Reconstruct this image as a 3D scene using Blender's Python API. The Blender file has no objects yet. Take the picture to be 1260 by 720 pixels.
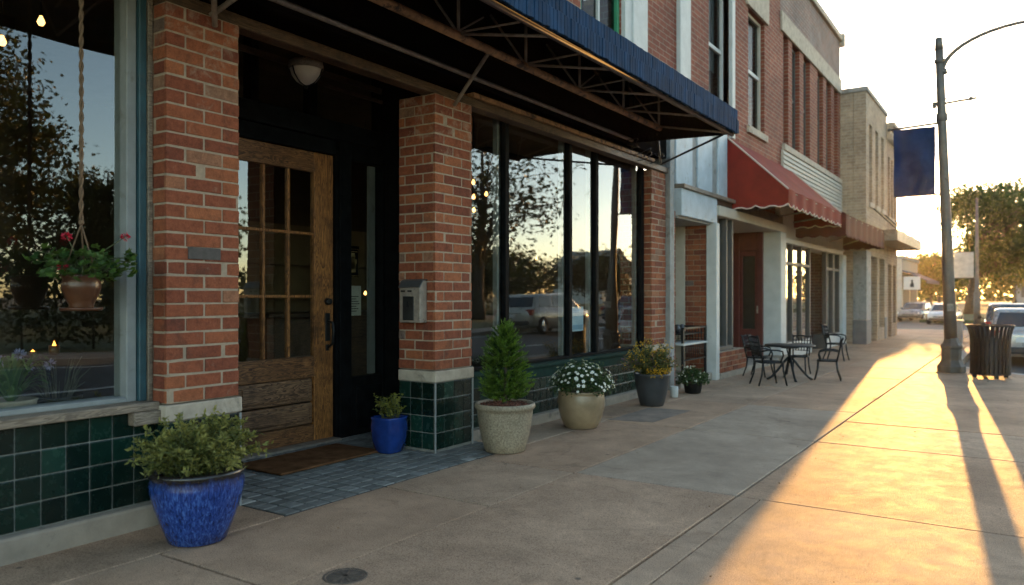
import bpy, bmesh, math, random
import numpy as np
from mathutils import Vector, Matrix, Quaternion

SC = bpy.context.scene
COL = SC.collection
RND = random.Random(11)
PI = math.pi

# ------------------------------------------------------------------ helpers
def wloc(o):
    v = Vector((0, 0, 0))
    while o is not None:
        v += o.location
        o = o.parent
    return v

class MB:
    """collects polygons; build() links them as ONE mesh object"""
    def __init__(s):
        s.v = []; s.f = []; s.m = []; s.t = []; s.sm = []
    def add(s, vs, fs, mat=0, tint=None, smooth=False):
        b = len(s.v)
        s.v.extend([tuple(p) for p in vs])
        for f in fs:
            s.f.append(tuple(b + i for i in f)); s.m.append(mat)
            s.t.append(0.5 if tint is None else tint); s.sm.append(smooth)
        return s
    def box(s, x0, x1, y0, y1, z0, z1, mat=0, tint=None):
        if x0 > x1: x0, x1 = x1, x0
        if y0 > y1: y0, y1 = y1, y0
        if z0 > z1: z0, z1 = z1, z0
        vs = [(x0,y0,z0),(x1,y0,z0),(x1,y1,z0),(x0,y1,z0),(x0,y0,z1),(x1,y0,z1),(x1,y1,z1),(x0,y1,z1)]
        return s.add(vs, [(0,3,2,1),(4,5,6,7),(0,1,5,4),(1,2,6,5),(2,3,7,6),(3,0,4,7)], mat, tint)
    def obox(s, M, sx, sy, sz, mat=0, tint=None):
        vs = [M @ Vector((a*sx/2, b*sy/2, c*sz/2)) for c in (-1,1) for a, b in ((-1,-1),(1,-1),(1,1),(-1,1))]
        return s.add(vs, [(0,3,2,1),(4,5,6,7),(0,1,5,4),(1,2,6,5),(2,3,7,6),(3,0,4,7)], mat, tint)
    def beam(s, p, q, w, h, mat=0, tint=None):
        p, q = Vector(p), Vector(q); d = q - p
        rot = d.to_track_quat('Y', 'Z').to_matrix().to_4x4()
        return s.obox(Matrix.Translation((p+q)/2) @ rot, w, d.length, h, mat, tint)
    def tube(s, pts, r, n=8, mat=0, tint=None, smooth=True, caps=True):
        pts = [Vector(p) for p in pts]; k = len(pts)
        rs = r if isinstance(r, (list, tuple)) else [r]*k
        t0 = (pts[1]-pts[0]).normalized()
        up = Vector((0,0,1)) if abs(t0.z) < .9 else Vector((1,0,0))
        nx = t0.cross(up).normalized()
        vs = []; prev = t0
        for i, p in enumerate(pts):
            t = (pts[min(i+1,k-1)] - pts[max(i-1,0)]).normalized()
            q = prev.rotation_difference(t); nx = (q @ nx).normalized(); prev = t
            ny = t.cross(nx)
            for j in range(n):
                a = 2*PI*j/n
                vs.append(p + (nx*math.cos(a) + ny*math.sin(a))*rs[i])
        fs = [(i*n+j, i*n+(j+1)%n, (i+1)*n+(j+1)%n, (i+1)*n+j) for i in range(k-1) for j in range(n)]
        s.add(vs, fs, mat, tint, smooth)
        if caps:
            b = len(s.v) - len(vs)
            for ring, rev in ((0, True), (k-1, False)):
                f = [b+ring*n+j for j in range(n)]
                s.f.append(tuple(f[::-1] if rev else f)); s.m.append(mat); s.t.append(.5 if tint is None else tint); s.sm.append(False)
        return s
    def lathe(s, prof, c=(0,0,0), n=32, mat=0, tint=None, smooth=True, wob=0, sq=0):
        vs = []
        for i, (r, z) in enumerate(prof):
            for j in range(n):
                a = 2*PI*j/n
                rr = r*(1 + wob*math.sin(3*a+1.3+i*.2))
                ca, sa = math.cos(a), math.sin(a)
                if sq: rr *= (1/ max(abs(ca),abs(sa)))*sq + (1-sq)
                vs.append((c[0]+rr*ca, c[1]+rr*sa, c[2]+z))
        fs = [(i*n+j, i*n+(j+1)%n, (i+1)*n+(j+1)%n, (i+1)*n+j) for i in range(len(prof)-1) for j in range(n)]
        return s.add(vs, fs, mat, tint, smooth)
    def prism(s, poly, axis, a, b, mat=0, tint=None):
        """poly: 2D points in the plane across axis ('x': (y,z), 'y': (x,z), 'z': (x,y))"""
        def P(u, v, w): return {'x': (w,u,v), 'y': (u,w,v), 'z': (u,v,w)}[axis]
        n = len(poly)
        vs = [P(u,v,a) for u,v in poly] + [P(u,v,b) for u,v in poly]
        fs = [tuple(range(n))[::-1], tuple(range(n,2*n))] + [(i,(i+1)%n,n+(i+1)%n,n+i) for i in range(n)]
        return s.add(vs, fs, mat, tint)
    def sphere(s, c, r, n=12, m=8, mat=0, tint=None, sc=(1,1,1)):
        prof = []
        vs = []
        for i in range(m+1):
            th = PI*i/m
            for j in range(n):
                a = 2*PI*j/n
                vs.append((c[0]+r*sc[0]*math.sin(th)*math.cos(a), c[1]+r*sc[1]*math.sin(th)*math.sin(a), c[2]-r*sc[2]*math.cos(th)))
        fs = [(i*n+j, i*n+(j+1)%n, (i+1)*n+(j+1)%n, (i+1)*n+j) for i in range(m) for j in range(n)]
        return s.add(vs, fs, mat, tint, True)
    def leaf(s, p, d, L, w, nrm=None, mat=0, tint=None, fold=.25):
        p = Vector(p); d = Vector(d).normalized()
        if nrm is None: nrm = Vector((RND.gauss(0,1), RND.gauss(0,1), RND.gauss(0,1)+.8))
        sd = d.cross(nrm)
        if sd.length < 1e-4: sd = d.orthogonal()
        sd.normalize(); up = sd.cross(d)
        m1 = p + d*L*.45
        return s.add([p, m1+sd*w/2+up*w*fold, p+d*L - up*w*fold*.5, m1-sd*w/2+up*w*fold, p+d*L*.5],
                     [(0,4,1),(1,4,2),(0,3,4),(3,2,4)], mat, tint)
    def build(s, name, mats, parent=None, bevel=0, seg=1, uv=True, recalc=False, subsurf=0):
        me = bpy.data.meshes.new(name)
        off = wloc(parent) if parent else Vector((0,0,0))
        V = np.array(s.v, dtype=np.float64) - np.array(off)
        me.from_pydata(V.tolist(), [], s.f)
        if not isinstance(mats, (list, tuple)): mats = [mats]
        for m in mats: me.materials.append(m)
        me.polygons.foreach_set('material_index', s.m)
        me.polygons.foreach_set('use_smooth', s.sm)
        a = me.attributes.new('tint', 'FLOAT', 'FACE'); a.data.foreach_set('value', s.t)
        me.update()
        if recalc:
            bm = bmesh.new(); bm.from_mesh(me); bmesh.ops.recalc_face_normals(bm, faces=bm.faces); bm.to_mesh(me); bm.free()
        if uv and len(s.f) < 12000:
            ul = me.uv_layers.new(name='UVMap')
            W = np.array(s.v)
            uvs = np.zeros(len(me.loops)*2)
            for p in me.polygons:
                nx, ny, nz = (abs(c) for c in p.normal)
                for li in p.loop_indices:
                    x, y, z = W[me.loops[li].vertex_index]
                    if nx >= ny and nx >= nz: u = (y, z)
                    elif ny >= nz: u = (x, z)
                    else: u = (x, y)
                    uvs[2*li] = u[0]; uvs[2*li+1] = u[1]
            ul.data.foreach_set('uv', uvs)
        o = bpy.data.objects.new(name, me); COL.objects.link(o)
        if parent: o.parent = parent
        if bevel:
            b = o.modifiers.new('Bevel', 'BEVEL'); b.width = bevel; b.segments = seg; b.limit_method = 'ANGLE'; b.angle_limit = math.radians(40)
        if subsurf:
            q = o.modifiers.new('Subsurf', 'SUBSURF'); q.levels = subsurf; q.render_levels = subsurf
        return o

def tag(o, label=None, cat=None, group=None, kind=None):
    if label: o['label'] = label
    if cat: o['category'] = cat
    if group: o['group'] = group
    if kind: o['kind'] = kind
    return o

def thing(name, label, cat, loc=(0,0,0), rz=0, group=None):
    o = bpy.data.objects.new(name, None); COL.objects.link(o)
    o.location = loc; o.rotation_euler = (0,0,rz); o.empty_display_size = .2
    return tag(o, label, cat, group)

def struct(name, mb, mats, **kw):
    o = mb.build(name, mats, **kw); o['kind'] = 'structure'; return o

def copy_tree(o, parent=None):
    c = o.copy(); COL.objects.link(c); c.parent = parent
    for ch in list(o.children): copy_tree(ch, c)
    return c

# ------------------------------------------------------------------ materials
def nodes(name):
    m = bpy.data.materials.new(name); m.use_nodes = True
    nt = m.node_tree
    for n in list(nt.nodes): nt.nodes.remove(n)
    out = nt.nodes.new('ShaderNodeOutputMaterial')
    return m, nt, out

def N(nt, typ, **kw):
    n = nt.nodes.new(typ)
    for k, v in kw.items():
        if k == 'inp':
            for kk, vv in v.items():
                if hasattr(vv, 'is_linked') or isinstance(vv, bpy.types.NodeSocket): nt.links.new(vv, n.inputs[kk])
                else: n.inputs[kk].default_value = vv
        else: setattr(n, k, v)
    return n

def col(c): return (c[0], c[1], c[2], 1.0)

def ramp(nt, fac, stops, interp='LINEAR'):
    r = nt.nodes.new('ShaderNodeValToRGB'); r.color_ramp.interpolation = interp
    e = r.color_ramp.elements
    while len(e) < len(stops): e.new(.5)
    for i, (p, c) in enumerate(stops):
        e[i].position = p; e[i].color = col(c) if len(c) == 3 else c
    nt.links.new(fac, r.inputs[0]); return r.outputs[0]

def noise(nt, vec, scale, detail=4, rough=.55, dist=0):
    n = N(nt, 'ShaderNodeTexNoise', inp={'Scale': scale, 'Detail': detail, 'Roughness': rough, 'Distortion': dist})
    if vec is not None: nt.links.new(vec, n.inputs['Vector'])
    return n.outputs['Fac']

def mixc(nt, fac, a, b, mode='MIX'):
    m = N(nt, 'ShaderNodeMix', data_type='RGBA', blend_type=mode)
    for sock, v in ((m.inputs[0], fac), (m.inputs[6], a), (m.inputs[7], b)):
        if isinstance(v, bpy.types.NodeSocket): nt.links.new(v, sock)
        elif isinstance(v, (int, float)): sock.default_value = v
        else: sock.default_value = col(v)
    return m.outputs[2]

def math_(nt, op, a, b=None, clamp=False):
    m = N(nt, 'ShaderNodeMath', operation=op, use_clamp=clamp)
    for i, v in enumerate((a, b)):
        if v is None: continue
        if isinstance(v, bpy.types.NodeSocket): nt.links.new(v, m.inputs[i])
        else: m.inputs[i].default_value = v
    return m.outputs[0]

def vary(c, k): return tuple(max(0, min(1, x*k)) for x in c)

def principled(nt, out, color, rough, metal=0, bump=None, bstr=.3, bdist=.01, spec=.5, **kw):
    p = N(nt, 'ShaderNodeBsdfPrincipled')
    def setv(k, v):
        if isinstance(v, bpy.types.NodeSocket): nt.links.new(v, p.inputs[k])
        else: p.inputs[k].default_value = v
    setv('Base Color', color if isinstance(color, bpy.types.NodeSocket) else col(color))
    setv('Roughness', rough); setv('Metallic', metal); setv('Specular IOR Level', spec)
    for k, v in kw.items(): setv(k, v)
    if bump is not None:
        b = N(nt, 'ShaderNodeBump', inp={'Strength': bstr, 'Distance': bdist, 'Height': bump})
        nt.links.new(b.outputs[0], p.inputs['Normal'])
    nt.links.new(p.outputs[0], out.inputs[0])
    return p

MATS = {}
def pm(name, base, rough=.6, metal=0, var=.18, scale=6, fine=60, bstr=.25, bdist=.004, dirt=None, spec=.5, tintvar=0, **kw):
    """plain surface with two scales of mottling, optional dirt patches, fine bump"""
    if name in MATS: return MATS[name]
    m, nt, out = nodes(name)
    tc = N(nt, 'ShaderNodeTexCoord').outputs['Object']
    n1 = noise(nt, tc, scale, 5, .6)
    c = ramp(nt, n1, [(.3, vary(base, 1-var)), (.7, vary(base, 1+var))])
    if tintvar:
        at = N(nt, 'ShaderNodeAttribute', attribute_name='tint').outputs['Fac']
        k = ramp(nt, at, [(0, (1-tintvar,)*3), (1, (1+tintvar,)*3)])
        c = mixc(nt, 1.0, c, k, 'MULTIPLY')
    if dirt:
        n2 = noise(nt, tc, dirt[1], 6, .7, .4)
        f = ramp(nt, n2, [(dirt[2], (0,0,0)), (dirt[2]+.12, (1,1,1))])
        c = mixc(nt, f, c, dirt[0])
    nf = noise(nt, tc, fine, 6, .65)
    r = math_(nt, 'ADD', rough-.08, math_(nt, 'MULTIPLY', n1, .16))
    principled(nt, out, c, r, metal, nf, bstr, bdist, spec, **kw)
    MATS[name] = m; return m

def m_tinted(name, stops, rough, bump_scale=40, bstr=.3, bdist=.004, mott=.25, mscale=14, spec=.5, stain=None, coat=0):
    """colour from the per-unit tint (bricks, tiles, pavers, slabs) with mottling"""
    if name in MATS: return MATS[name]
    m, nt, out = nodes(name)
    tc = N(nt, 'ShaderNodeTexCoord').outputs['Object']
    at = N(nt, 'ShaderNodeAttribute', attribute_name='tint').outputs['Fac']
    c = ramp(nt, at, stops)
    n1 = noise(nt, tc, mscale, 6, .65)
    k = ramp(nt, n1, [(.25, (1-mott,)*3), (.75, (1+mott,)*3)])
    c = mixc(nt, 1.0, c, k, 'MULTIPLY')
    if stain:
        n2 = noise(nt, tc, stain[1], 6, .72, .5)
        f = ramp(nt, n2, [(stain[2], (0,0,0)), (stain[2]+.1, (stain[3],)*3)])
        c = mixc(nt, f, c, stain[0])
    nf = noise(nt, tc, bump_scale, 6, .65)
    r = math_(nt, 'ADD', rough-.1, math_(nt, 'MULTIPLY', n1, .2))
    principled(nt, out, c, r, 0, nf, bstr, bdist, spec, **({'Coat Weight': coat} if coat else {}))
    MATS[name] = m; return m

def m_wallbrick(name, c1, c2, cm, bw=.235, bh=.0777, patch=None):
    if name in MATS: return MATS[name]
    m, nt, out = nodes(name)
    uv = N(nt, 'ShaderNodeTexCoord').outputs['UV']
    b = N(nt, 'ShaderNodeTexBrick', offset=.5, inp={'Scale': 1.0, 'Brick Width': bw, 'Row Height': bh, 'Mortar Size': .007, 'Mortar Smooth': .3, 'Bias': -.1,
          'Color1': col(c1), 'Color2': col(c2), 'Mortar': col(cm)})
    nt.links.new(uv, b.inputs['Vector'])
    n1 = noise(nt, uv, 1.1, 6, .65); n2 = noise(nt, uv, 9, 5, .6)
    k = ramp(nt, n1, [(.3, (.72,.72,.72)), (.7, (1.22,1.2,1.16))])
    c = mixc(nt, 1.0, b.outputs['Color'], k, 'MULTIPLY')
    k2 = ramp(nt, n2, [(.3, (.82,.8,.78)), (.7, (1.15,1.15,1.15))])
    c = mixc(nt, 1.0, c, k2, 'MULTIPLY')
    if patch:
        f = ramp(nt, noise(nt, uv, .9, 5, .7, .6), [(.56, (0,0,0)), (.7, (.6,.6,.6))])
        c = mixc(nt, f, c, patch)
    h = math_(nt, 'SUBTRACT', math_(nt, 'MULTIPLY', noise(nt, uv, 60, 4), .3), b.outputs['Fac'])
    principled(nt, out, c, .85, 0, h, .6, .01, .3)
    MATS[name] = m; return m

def m_concrete(name='sidewalk_concrete'):
    m, nt, out = nodes(name)
    tc = N(nt, 'ShaderNodeTexCoord').outputs['Object']
    at = N(nt, 'ShaderNodeAttribute', attribute_name='tint').outputs['Fac']
    base = ramp(nt, at, [(0, (.40,.25,.165)), (.5, (.44,.295,.20)), (1, (.40,.31,.235))])
    n1 = noise(nt, tc, .9, 7, .68, .3)
    c = mixc(nt, 1.0, base, ramp(nt, n1, [(.28, (.62,.60,.58)), (.72, (1.22,1.21,1.18))]), 'MULTIPLY')
    n2 = noise(nt, tc, 7, 6, .7)
    c = mixc(nt, 1.0, c, ramp(nt, n2, [(.25, (.8,.8,.8)), (.75, (1.16,1.16,1.16))]), 'MULTIPLY')
    n3 = noise(nt, tc, 160, 3, .6)
    c = mixc(nt, 1.0, c, ramp(nt, n3, [(.3, (.45,.44,.43)), (.5,(1,1,1)), (.72, (1.38,1.36,1.33))]), 'MULTIPLY')
    # old stains and gum spots with outlines of their own
    n4 = noise(nt, tc, 1.7, 6, .75, 1.2)
    c = mixc(nt, ramp(nt, n4, [(.55, (0,0,0)), (.68, (.55,.55,.55))]), c, (.16,.105,.07))
    n6 = noise(nt, tc, 34, 5, .75)
    c = mixc(nt, ramp(nt, n6, [(.60, (0,0,0)), (.66, (.6,.6,.6))]), c, (.12,.08,.055))
    vo = N(nt, 'ShaderNodeTexVoronoi', inp={'Scale': 2.6, 'Randomness': 1.0}); nt.links.new(tc, vo.inputs['Vector'])
    c = mixc(nt, ramp(nt, vo.outputs['Distance'], [(.03, (.8,.8,.8)), (.055, (0,0,0))]), c, (.09,.07,.055))
    # hairline cracks
    v2 = N(nt, 'ShaderNodeTexVoronoi', feature='DISTANCE_TO_EDGE', inp={'Scale': .55, 'Randomness': 1.0})
    dv = N(nt, 'ShaderNodeVectorMath', operation='ADD'); nt.links.new(tc, dv.inputs[0])
    nz = N(nt, 'ShaderNodeTexNoise', inp={'Scale': 5.0, 'Detail': 6}); nt.links.new(tc, nz.inputs['Vector'])
    sc_ = N(nt, 'ShaderNodeVectorMath', operation='SCALE', inp={'Scale': .16}); nt.links.new(nz.outputs['Color'], sc_.inputs[0]); nt.links.new(sc_.outputs[0], dv.inputs[1])
    nt.links.new(dv.outputs[0], v2.inputs['Vector'])
    crk = ramp(nt, v2.outputs['Distance'], [(0, (1,1,1)), (.006, (0,0,0))])
    msk = ramp(nt, noise(nt, tc, .5, 3), [(.56, (0,0,0)), (.64, (1,1,1))])
    ck = math_(nt, 'MULTIPLY', crk, msk)
    c = mixc(nt, math_(nt, 'MULTIPLY', ck, .5), c, (.07,.055,.045))
    mp = N(nt, 'ShaderNodeMapping', inp={'Scale': (40, 7, 20)}); nt.links.new(tc, mp.inputs[0])
    broom = noise(nt, mp.outputs[0], 3.0, 4, .6)
    h = math_(nt, 'ADD', math_(nt, 'MULTIPLY', broom, .5), math_(nt, 'MULTIPLY', noise(nt, tc, 240, 4, .7), .7))
    h = math_(nt, 'SUBTRACT', h, math_(nt, 'MULTIPLY', ck, 1.2))
    r = ramp(nt, n2, [(.3, (.66,.66,.66)), (.7, (.82,.82,.82))])
    principled(nt, out, c, r, 0, h, .6, .007, .10)
    return m

def m_wood(name, dark, light, axis='Z', scale=1.0, rough=.5, coords='Object'):
    if name in MATS: return MATS[name]
    m, nt, out = nodes(name)
    tc = N(nt, 'ShaderNodeTexCoord').outputs[coords]
    s = {'Z': (17, 17, 1.5), 'Y': (17, 1.5, 17), 'X': (1.5, 17, 17)}[axis]
    mp = N(nt, 'ShaderNodeMapping', inp={'Scale': tuple(v*scale for v in s)}); nt.links.new(tc, mp.inputs[0])
    n1 = noise(nt, mp.outputs[0], 1.0, 3, .5, 1.2)
    rings = math_(nt, 'FRACT', math_(nt, 'MULTIPLY', n1, 13.0))
    rg = ramp(nt, rings, [(0, (0,0,0)), (.65, (.75,.75,.75)), (.92, (1,1,1)), (1, (.1,.1,.1))])
    fine = noise(nt, mp.outputs[0], 6.0, 4, .7)
    c = mixc(nt, rg, dark, light)
    c = mixc(nt, 1.0, c, ramp(nt, fine, [(.25, (.55,.55,.55)), (.75, (1.25,1.25,1.25))]), 'MULTIPLY')
    wear = noise(nt, tc, 3.2, 6, .7, .5)
    c = mixc(nt, ramp(nt, wear, [(.52, (0,0,0)), (.68, (.75,.75,.75))]), c, vary(dark, .45))
    h = math_(nt, 'ADD', math_(nt, 'MULTIPLY', rg, .5), math_(nt, 'MULTIPLY', fine, .5))
    principled(nt, out, c, math_(nt, 'ADD', rough-.1, math_(nt, 'MULTIPLY', wear, .25)), 0, h, .35, .003, .4)
    MATS[name] = m; return m

def m_glass(name='window_glass', tint=(.88,.90,.88), ior=2.05, rough=.0, wav=.005, k=1.0):
    if name in MATS: return MATS[name]
    m, nt, out = nodes(name)
    tc = N(nt, 'ShaderNodeTexCoord').outputs['Object']
    b = N(nt, 'ShaderNodeBump', inp={'Strength': 1.0, 'Distance': wav}); nt.links.new(noise(nt, tc, .9, 1, .4), b.inputs['Height'])
    fr = N(nt, 'ShaderNodeFresnel', inp={'IOR': ior})
    g = N(nt, 'ShaderNodeBsdfGlossy', inp={'Roughness': rough, 'Color': (1,1,1,1)}); nt.links.new(b.outputs[0], g.inputs['Normal'])
    t = N(nt, 'ShaderNodeBsdfTransparent', inp={'Color': col(tint)})
    mx = N(nt, 'ShaderNodeMixShader'); geo = N(nt, 'ShaderNodeNewGeometry'); nt.links.new(math_(nt, 'MULTIPLY', fr.outputs[0], math_(nt, 'MULTIPLY', math_(nt, 'SUBTRACT', 1.0, geo.outputs['Backfacing']), k)), mx.inputs[0]); nt.links.new(t.outputs[0], mx.inputs[1]); nt.links.new(g.outputs[0], mx.inputs[2])
    nt.links.new(mx.outputs[0], out.inputs[0])
    MATS[name] = m; return m

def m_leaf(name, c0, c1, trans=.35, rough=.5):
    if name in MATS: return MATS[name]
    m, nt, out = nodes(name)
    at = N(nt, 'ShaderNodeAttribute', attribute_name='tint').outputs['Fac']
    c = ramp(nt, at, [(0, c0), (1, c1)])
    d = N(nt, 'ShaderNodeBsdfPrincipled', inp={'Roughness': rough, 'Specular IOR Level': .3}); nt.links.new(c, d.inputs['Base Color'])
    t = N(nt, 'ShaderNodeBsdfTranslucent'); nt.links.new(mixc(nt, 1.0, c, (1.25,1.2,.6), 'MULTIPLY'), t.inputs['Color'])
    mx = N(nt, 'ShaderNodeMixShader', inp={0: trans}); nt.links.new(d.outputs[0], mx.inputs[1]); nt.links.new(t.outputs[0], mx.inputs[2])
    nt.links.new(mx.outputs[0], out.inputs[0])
    MATS[name] = m; return m

def m_emit(name, c, s):
    if name in MATS: return MATS[name]
    m, nt, out = nodes(name)
    e = N(nt, 'ShaderNodeEmission', inp={'Color': col(c), 'Strength': s}); nt.links.new(e.outputs[0], out.inputs[0])
    MATS[name] = m; return m

def m_glaze(name, c0, c1, c2):
    """running reactive glaze: dark lip, streaks and flecks"""
    m, nt, out = nodes(name)
    tc = N(nt, 'ShaderNodeTexCoord').outputs['Object']
    mp = N(nt, 'ShaderNodeMapping', inp={'Scale': (80, 80, 17)}); nt.links.new(tc, mp.inputs[0])
    n1 = noise(nt, mp.outputs[0], 1.2, 5, .65, .6)
    c = ramp(nt, n1, [(.34, c0), (.5, c1), (.66, c2)])
    sep = N(nt, 'ShaderNodeSeparateXYZ'); nt.links.new(tc, sep.inputs[0])
    lip = math_(nt, 'ADD', sep.outputs[2], math_(nt, 'MULTIPLY', noise(nt, mp.outputs[0], .6, 4), .10))
    c = mixc(nt, ramp(nt, lip, [(.345, (0,0,0)), (.40, (1,1,1))]), c, (.018,.014,.012))
    principled(nt, out, c, .22, 0, noise(nt, mp.outputs[0], 1.6, 4), .25, .004, .5)
    return m

M = {}
def m_brick():
    m, nt, out = nodes('pillar_brick')
    tc = N(nt, 'ShaderNodeTexCoord').outputs['Object']
    at = N(nt, 'ShaderNodeAttribute', attribute_name='tint').outputs['Fac']
    c = ramp(nt, at, [(0, (.155,.043,.024)), (.2, (.195,.055,.028)), (.6, (.245,.072,.034)), (.95, (.295,.098,.042)), (.99, (.25,.13,.08)), (1, (.12,.095,.085))])
    c = mixc(nt, 1.0, c, ramp(nt, noise(nt, tc, 26, 6, .7), [(.25, (.6,.58,.56)), (.5,(1,1,1)), (.75, (1.3,1.28,1.25))]), 'MULTIPLY')
    c = mixc(nt, 1.0, c, ramp(nt, noise(nt, tc, 150, 4, .6), [(.3, (.75,.74,.73)), (.7, (1.18,1.18,1.18))]), 'MULTIPLY')
    # lime smears and salt bloom, heaviest near the top courses
    geo = N(nt, 'ShaderNodeNewGeometry'); sp = N(nt, 'ShaderNodeSeparateXYZ'); nt.links.new(geo.outputs['Position'], sp.inputs[0])
    top = ramp(nt, math_(nt, 'MULTIPLY', sp.outputs[2], .3), [(.66, (0,0,0)), (.86, (.16,.16,.16))])
    ns = noise(nt, tc, 6.5, 7, .75, .6)
    c = mixc(nt, ramp(nt, math_(nt, 'ADD', ns, top), [(.62, (0,0,0)), (.76, (.5,.5,.5))]), c, (.38,.29,.215))
    # soot and splash dirt
    nd = noise(nt, tc, 3.1, 6, .7, .8)
    c = mixc(nt, ramp(nt, nd, [(.55, (0,0,0)), (.72, (.55,.55,.55))]), c, (.055,.032,.024))
    h = math_(nt, 'ADD', math_(nt, 'MULTIPLY', noise(nt, tc, 28, 6, .7), 1.0), math_(nt, 'MULTIPLY', noise(nt, tc, 120, 4, .6), .5))
    principled(nt, out, c, .85, 0, h, .6, .008, .25)
    return m
M['brick'] = m_brick()
M['mortar'] = pm('lime_mortar', (.31,.23,.16), .9, var=.2, scale=20, fine=120, bstr=.5)
M['tile'] = m_tinted('green_glazed_tile', [(0, (.0025,.010,.0075)), (.6, (.0035,.016,.0115)), (.88, (.006,.026,.018)), (1, (.012,.042,.029))], .26, 30, .12, .003, .3, 18, .38)
M['grout'] = pm('tile_grout', (.17,.165,.145), .85, var=.25, scale=25)
M['stone'] = pm('cast_stone', (.38,.31,.235), .8, var=.22, scale=9, fine=90, bstr=.5, dirt=((.16,.13,.10), 5, .58))
M['plinth'] = pm('plinth_concrete', (.28,.23,.18), .85, var=.2, scale=7, fine=90, bstr=.5, dirt=((.12,.10,.08), 4, .55))
M['concrete'] = m_concrete()
M['paver'] = m_tinted('entry_paver', [(0, (.115,.11,.098)), (.5, (.165,.158,.142)), (.9, (.215,.208,.19)), (1, (.33,.31,.275))], .75, 60, .4, .004, .3, 20, .15)
M['asphalt'] = pm('asphalt', (.055,.053,.05), .8, var=.25, scale=.7, fine=180, bstr=.6, bdist=.006)
M['soilground'] = pm('dry_ground', (.10,.09,.06), .95, var=.3, scale=.4)
M['lawn'] = pm('lawn_grass', (.055,.075,.025), .95, var=.4, scale=1.2, fine=90, bstr=.8, bdist=.02)
M['kerb'] = pm('kerb_stone', (.33,.30,.26), .8, var=.2, scale=3, fine=90, bstr=.4)
M['paint_white'] = pm('road_paint', (.7,.68,.62), .7, var=.15, scale=8)
M['black'] = pm('black_paint', (.006,.0065,.007), .65, var=.5, scale=9, fine=60, bstr=.2, dirt=((.013,.012,.011), 6, .6), spec=.03)
M['blackmetal'] = pm('black_iron', (.010,.010,.010), .5, .3, var=.3, scale=20)
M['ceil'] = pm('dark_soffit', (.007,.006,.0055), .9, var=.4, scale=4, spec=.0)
M['doorwood'] = m_wood('old_pine', (.075,.024,.007), (.46,.19,.050), 'Z')
M['doorrail'] = m_wood('old_pine_rail', (.055,.021,.009), (.30,.135,.05), 'Y')
M['panelwood'] = m_wood('weathered_panel', (.045,.020,.011), (.30,.165,.085), 'Y', .8)
M['boardwood'] = m_wood('dark_board', (.035,.018,.010), (.13,.07,.036), 'Y')
M['glass'] = m_glass()
M['glassfar'] = m_glass('old_window_glass', (.5,.52,.52), 1.4, .12, .005, .3)
M['sillwood'] = m_wood('sill_wood', (.13,.095,.065), (.30,.23,.17), 'Y')
M['palegrey'] = pm('pale_grey_paint', (.23,.235,.225), .6, var=.15, scale=8, dirt=((.17,.16,.14), 7, .6))
M['teal'] = pm('teal_paint', (.022,.065,.08), .5, var=.25, scale=10, dirt=((.06,.08,.085), 9, .6))
M['darkgreen'] = pm('dark_green_paint', (.010,.032,.025), .75, var=.3, scale=10, spec=.08)
M['blue'] = pm('blue_shingle', (.009,.032,.074), .8, var=.28, scale=7, fine=70, bstr=.4, tintvar=.22, spec=.1)
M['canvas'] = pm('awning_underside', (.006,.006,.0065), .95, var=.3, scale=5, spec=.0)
M['rust'] = pm('rusty_pipe', (.36,.19,.085), .75, .0, var=.4, scale=14, dirt=((.035,.02,.014), 9, .5))
M['railred'] = pm('oxide_rail', (.03,.012,.013), .85, .0, var=.35, scale=10, dirt=((.03,.018,.014), 9, .56))
M['steel'] = pm('grey_steel', (.26,.21,.165), .6, .25, var=.3, scale=16, dirt=((.07,.045,.03), 12, .6))
M['redcanvas'] = pm('red_canvas', (.19,.018,.011), .85, var=.22, scale=4, fine=200, bstr=.3, spec=.2)
M['maroon'] = pm('maroon_canvas', (.085,.02,.016), .85, var=.25, scale=4, fine=200, bstr=.3, spec=.2)
M['trim'] = pm('awning_trim', (.55,.42,.34), .8, var=.1)
M['wb2'] = m_wallbrick('upper_brick', (.235,.066,.036), (.17,.043,.026), (.28,.20,.15))
M['wb3'] = m_wallbrick('grey_red_brick', (.20,.115,.095), (.17,.125,.115), (.30,.26,.23), patch=(.26,.22,.2))
M['wb4'] = m_wallbrick('buff_brick', (.36,.27,.19), (.29,.21,.145), (.38,.32,.26), patch=(.22,.17,.12))
M['wb5'] = m_wallbrick('brown_brick', (.27,.185,.125), (.22,.145,.10), (.33,.27,.22))
M['whitepaint'] = pm('old_white_paint', (.47,.46,.43), .6, var=.12, scale=5, fine=60, bstr=.3, dirt=((.36,.33,.29), 5, .6))
M['bluewhite'] = pm('faded_blue_white', (.38,.43,.46), .6, var=.14, scale=5, dirt=((.26,.25,.23), 6, .58))
M['cream'] = pm('cream_paint', (.42,.37,.30), .7, var=.12, scale=5, dirt=((.3,.26,.2), 4, .6))
M['greyboard'] = pm('grey_board', (.24,.235,.22), .75, var=.2, scale=8, dirt=((.12,.105,.09), 6, .55))
M['greenframe'] = pm('green_frame', (.03,.20,.09), .5, var=.15)
M['curtain'] = pm('pale_curtain', (.5,.52,.53), .9, var=.12, scale=5)
M['sash'] = pm('dark_sash', (.06,.055,.05), .6, var=.2)
M['oldred'] = pm('oxblood_paint', (.10,.02,.012), .5, var=.25, scale=8)
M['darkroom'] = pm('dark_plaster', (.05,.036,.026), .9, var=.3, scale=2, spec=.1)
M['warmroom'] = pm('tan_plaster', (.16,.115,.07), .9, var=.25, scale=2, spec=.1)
M['floorwood'] = m_wood('floor_wood', (.03,.016,.008), (.09,.05,.028), 'Y', .5)
M['greypanel'] = pm('grey_stone_panel', (.13,.125,.125), .7, var=.2, scale=4)
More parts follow.
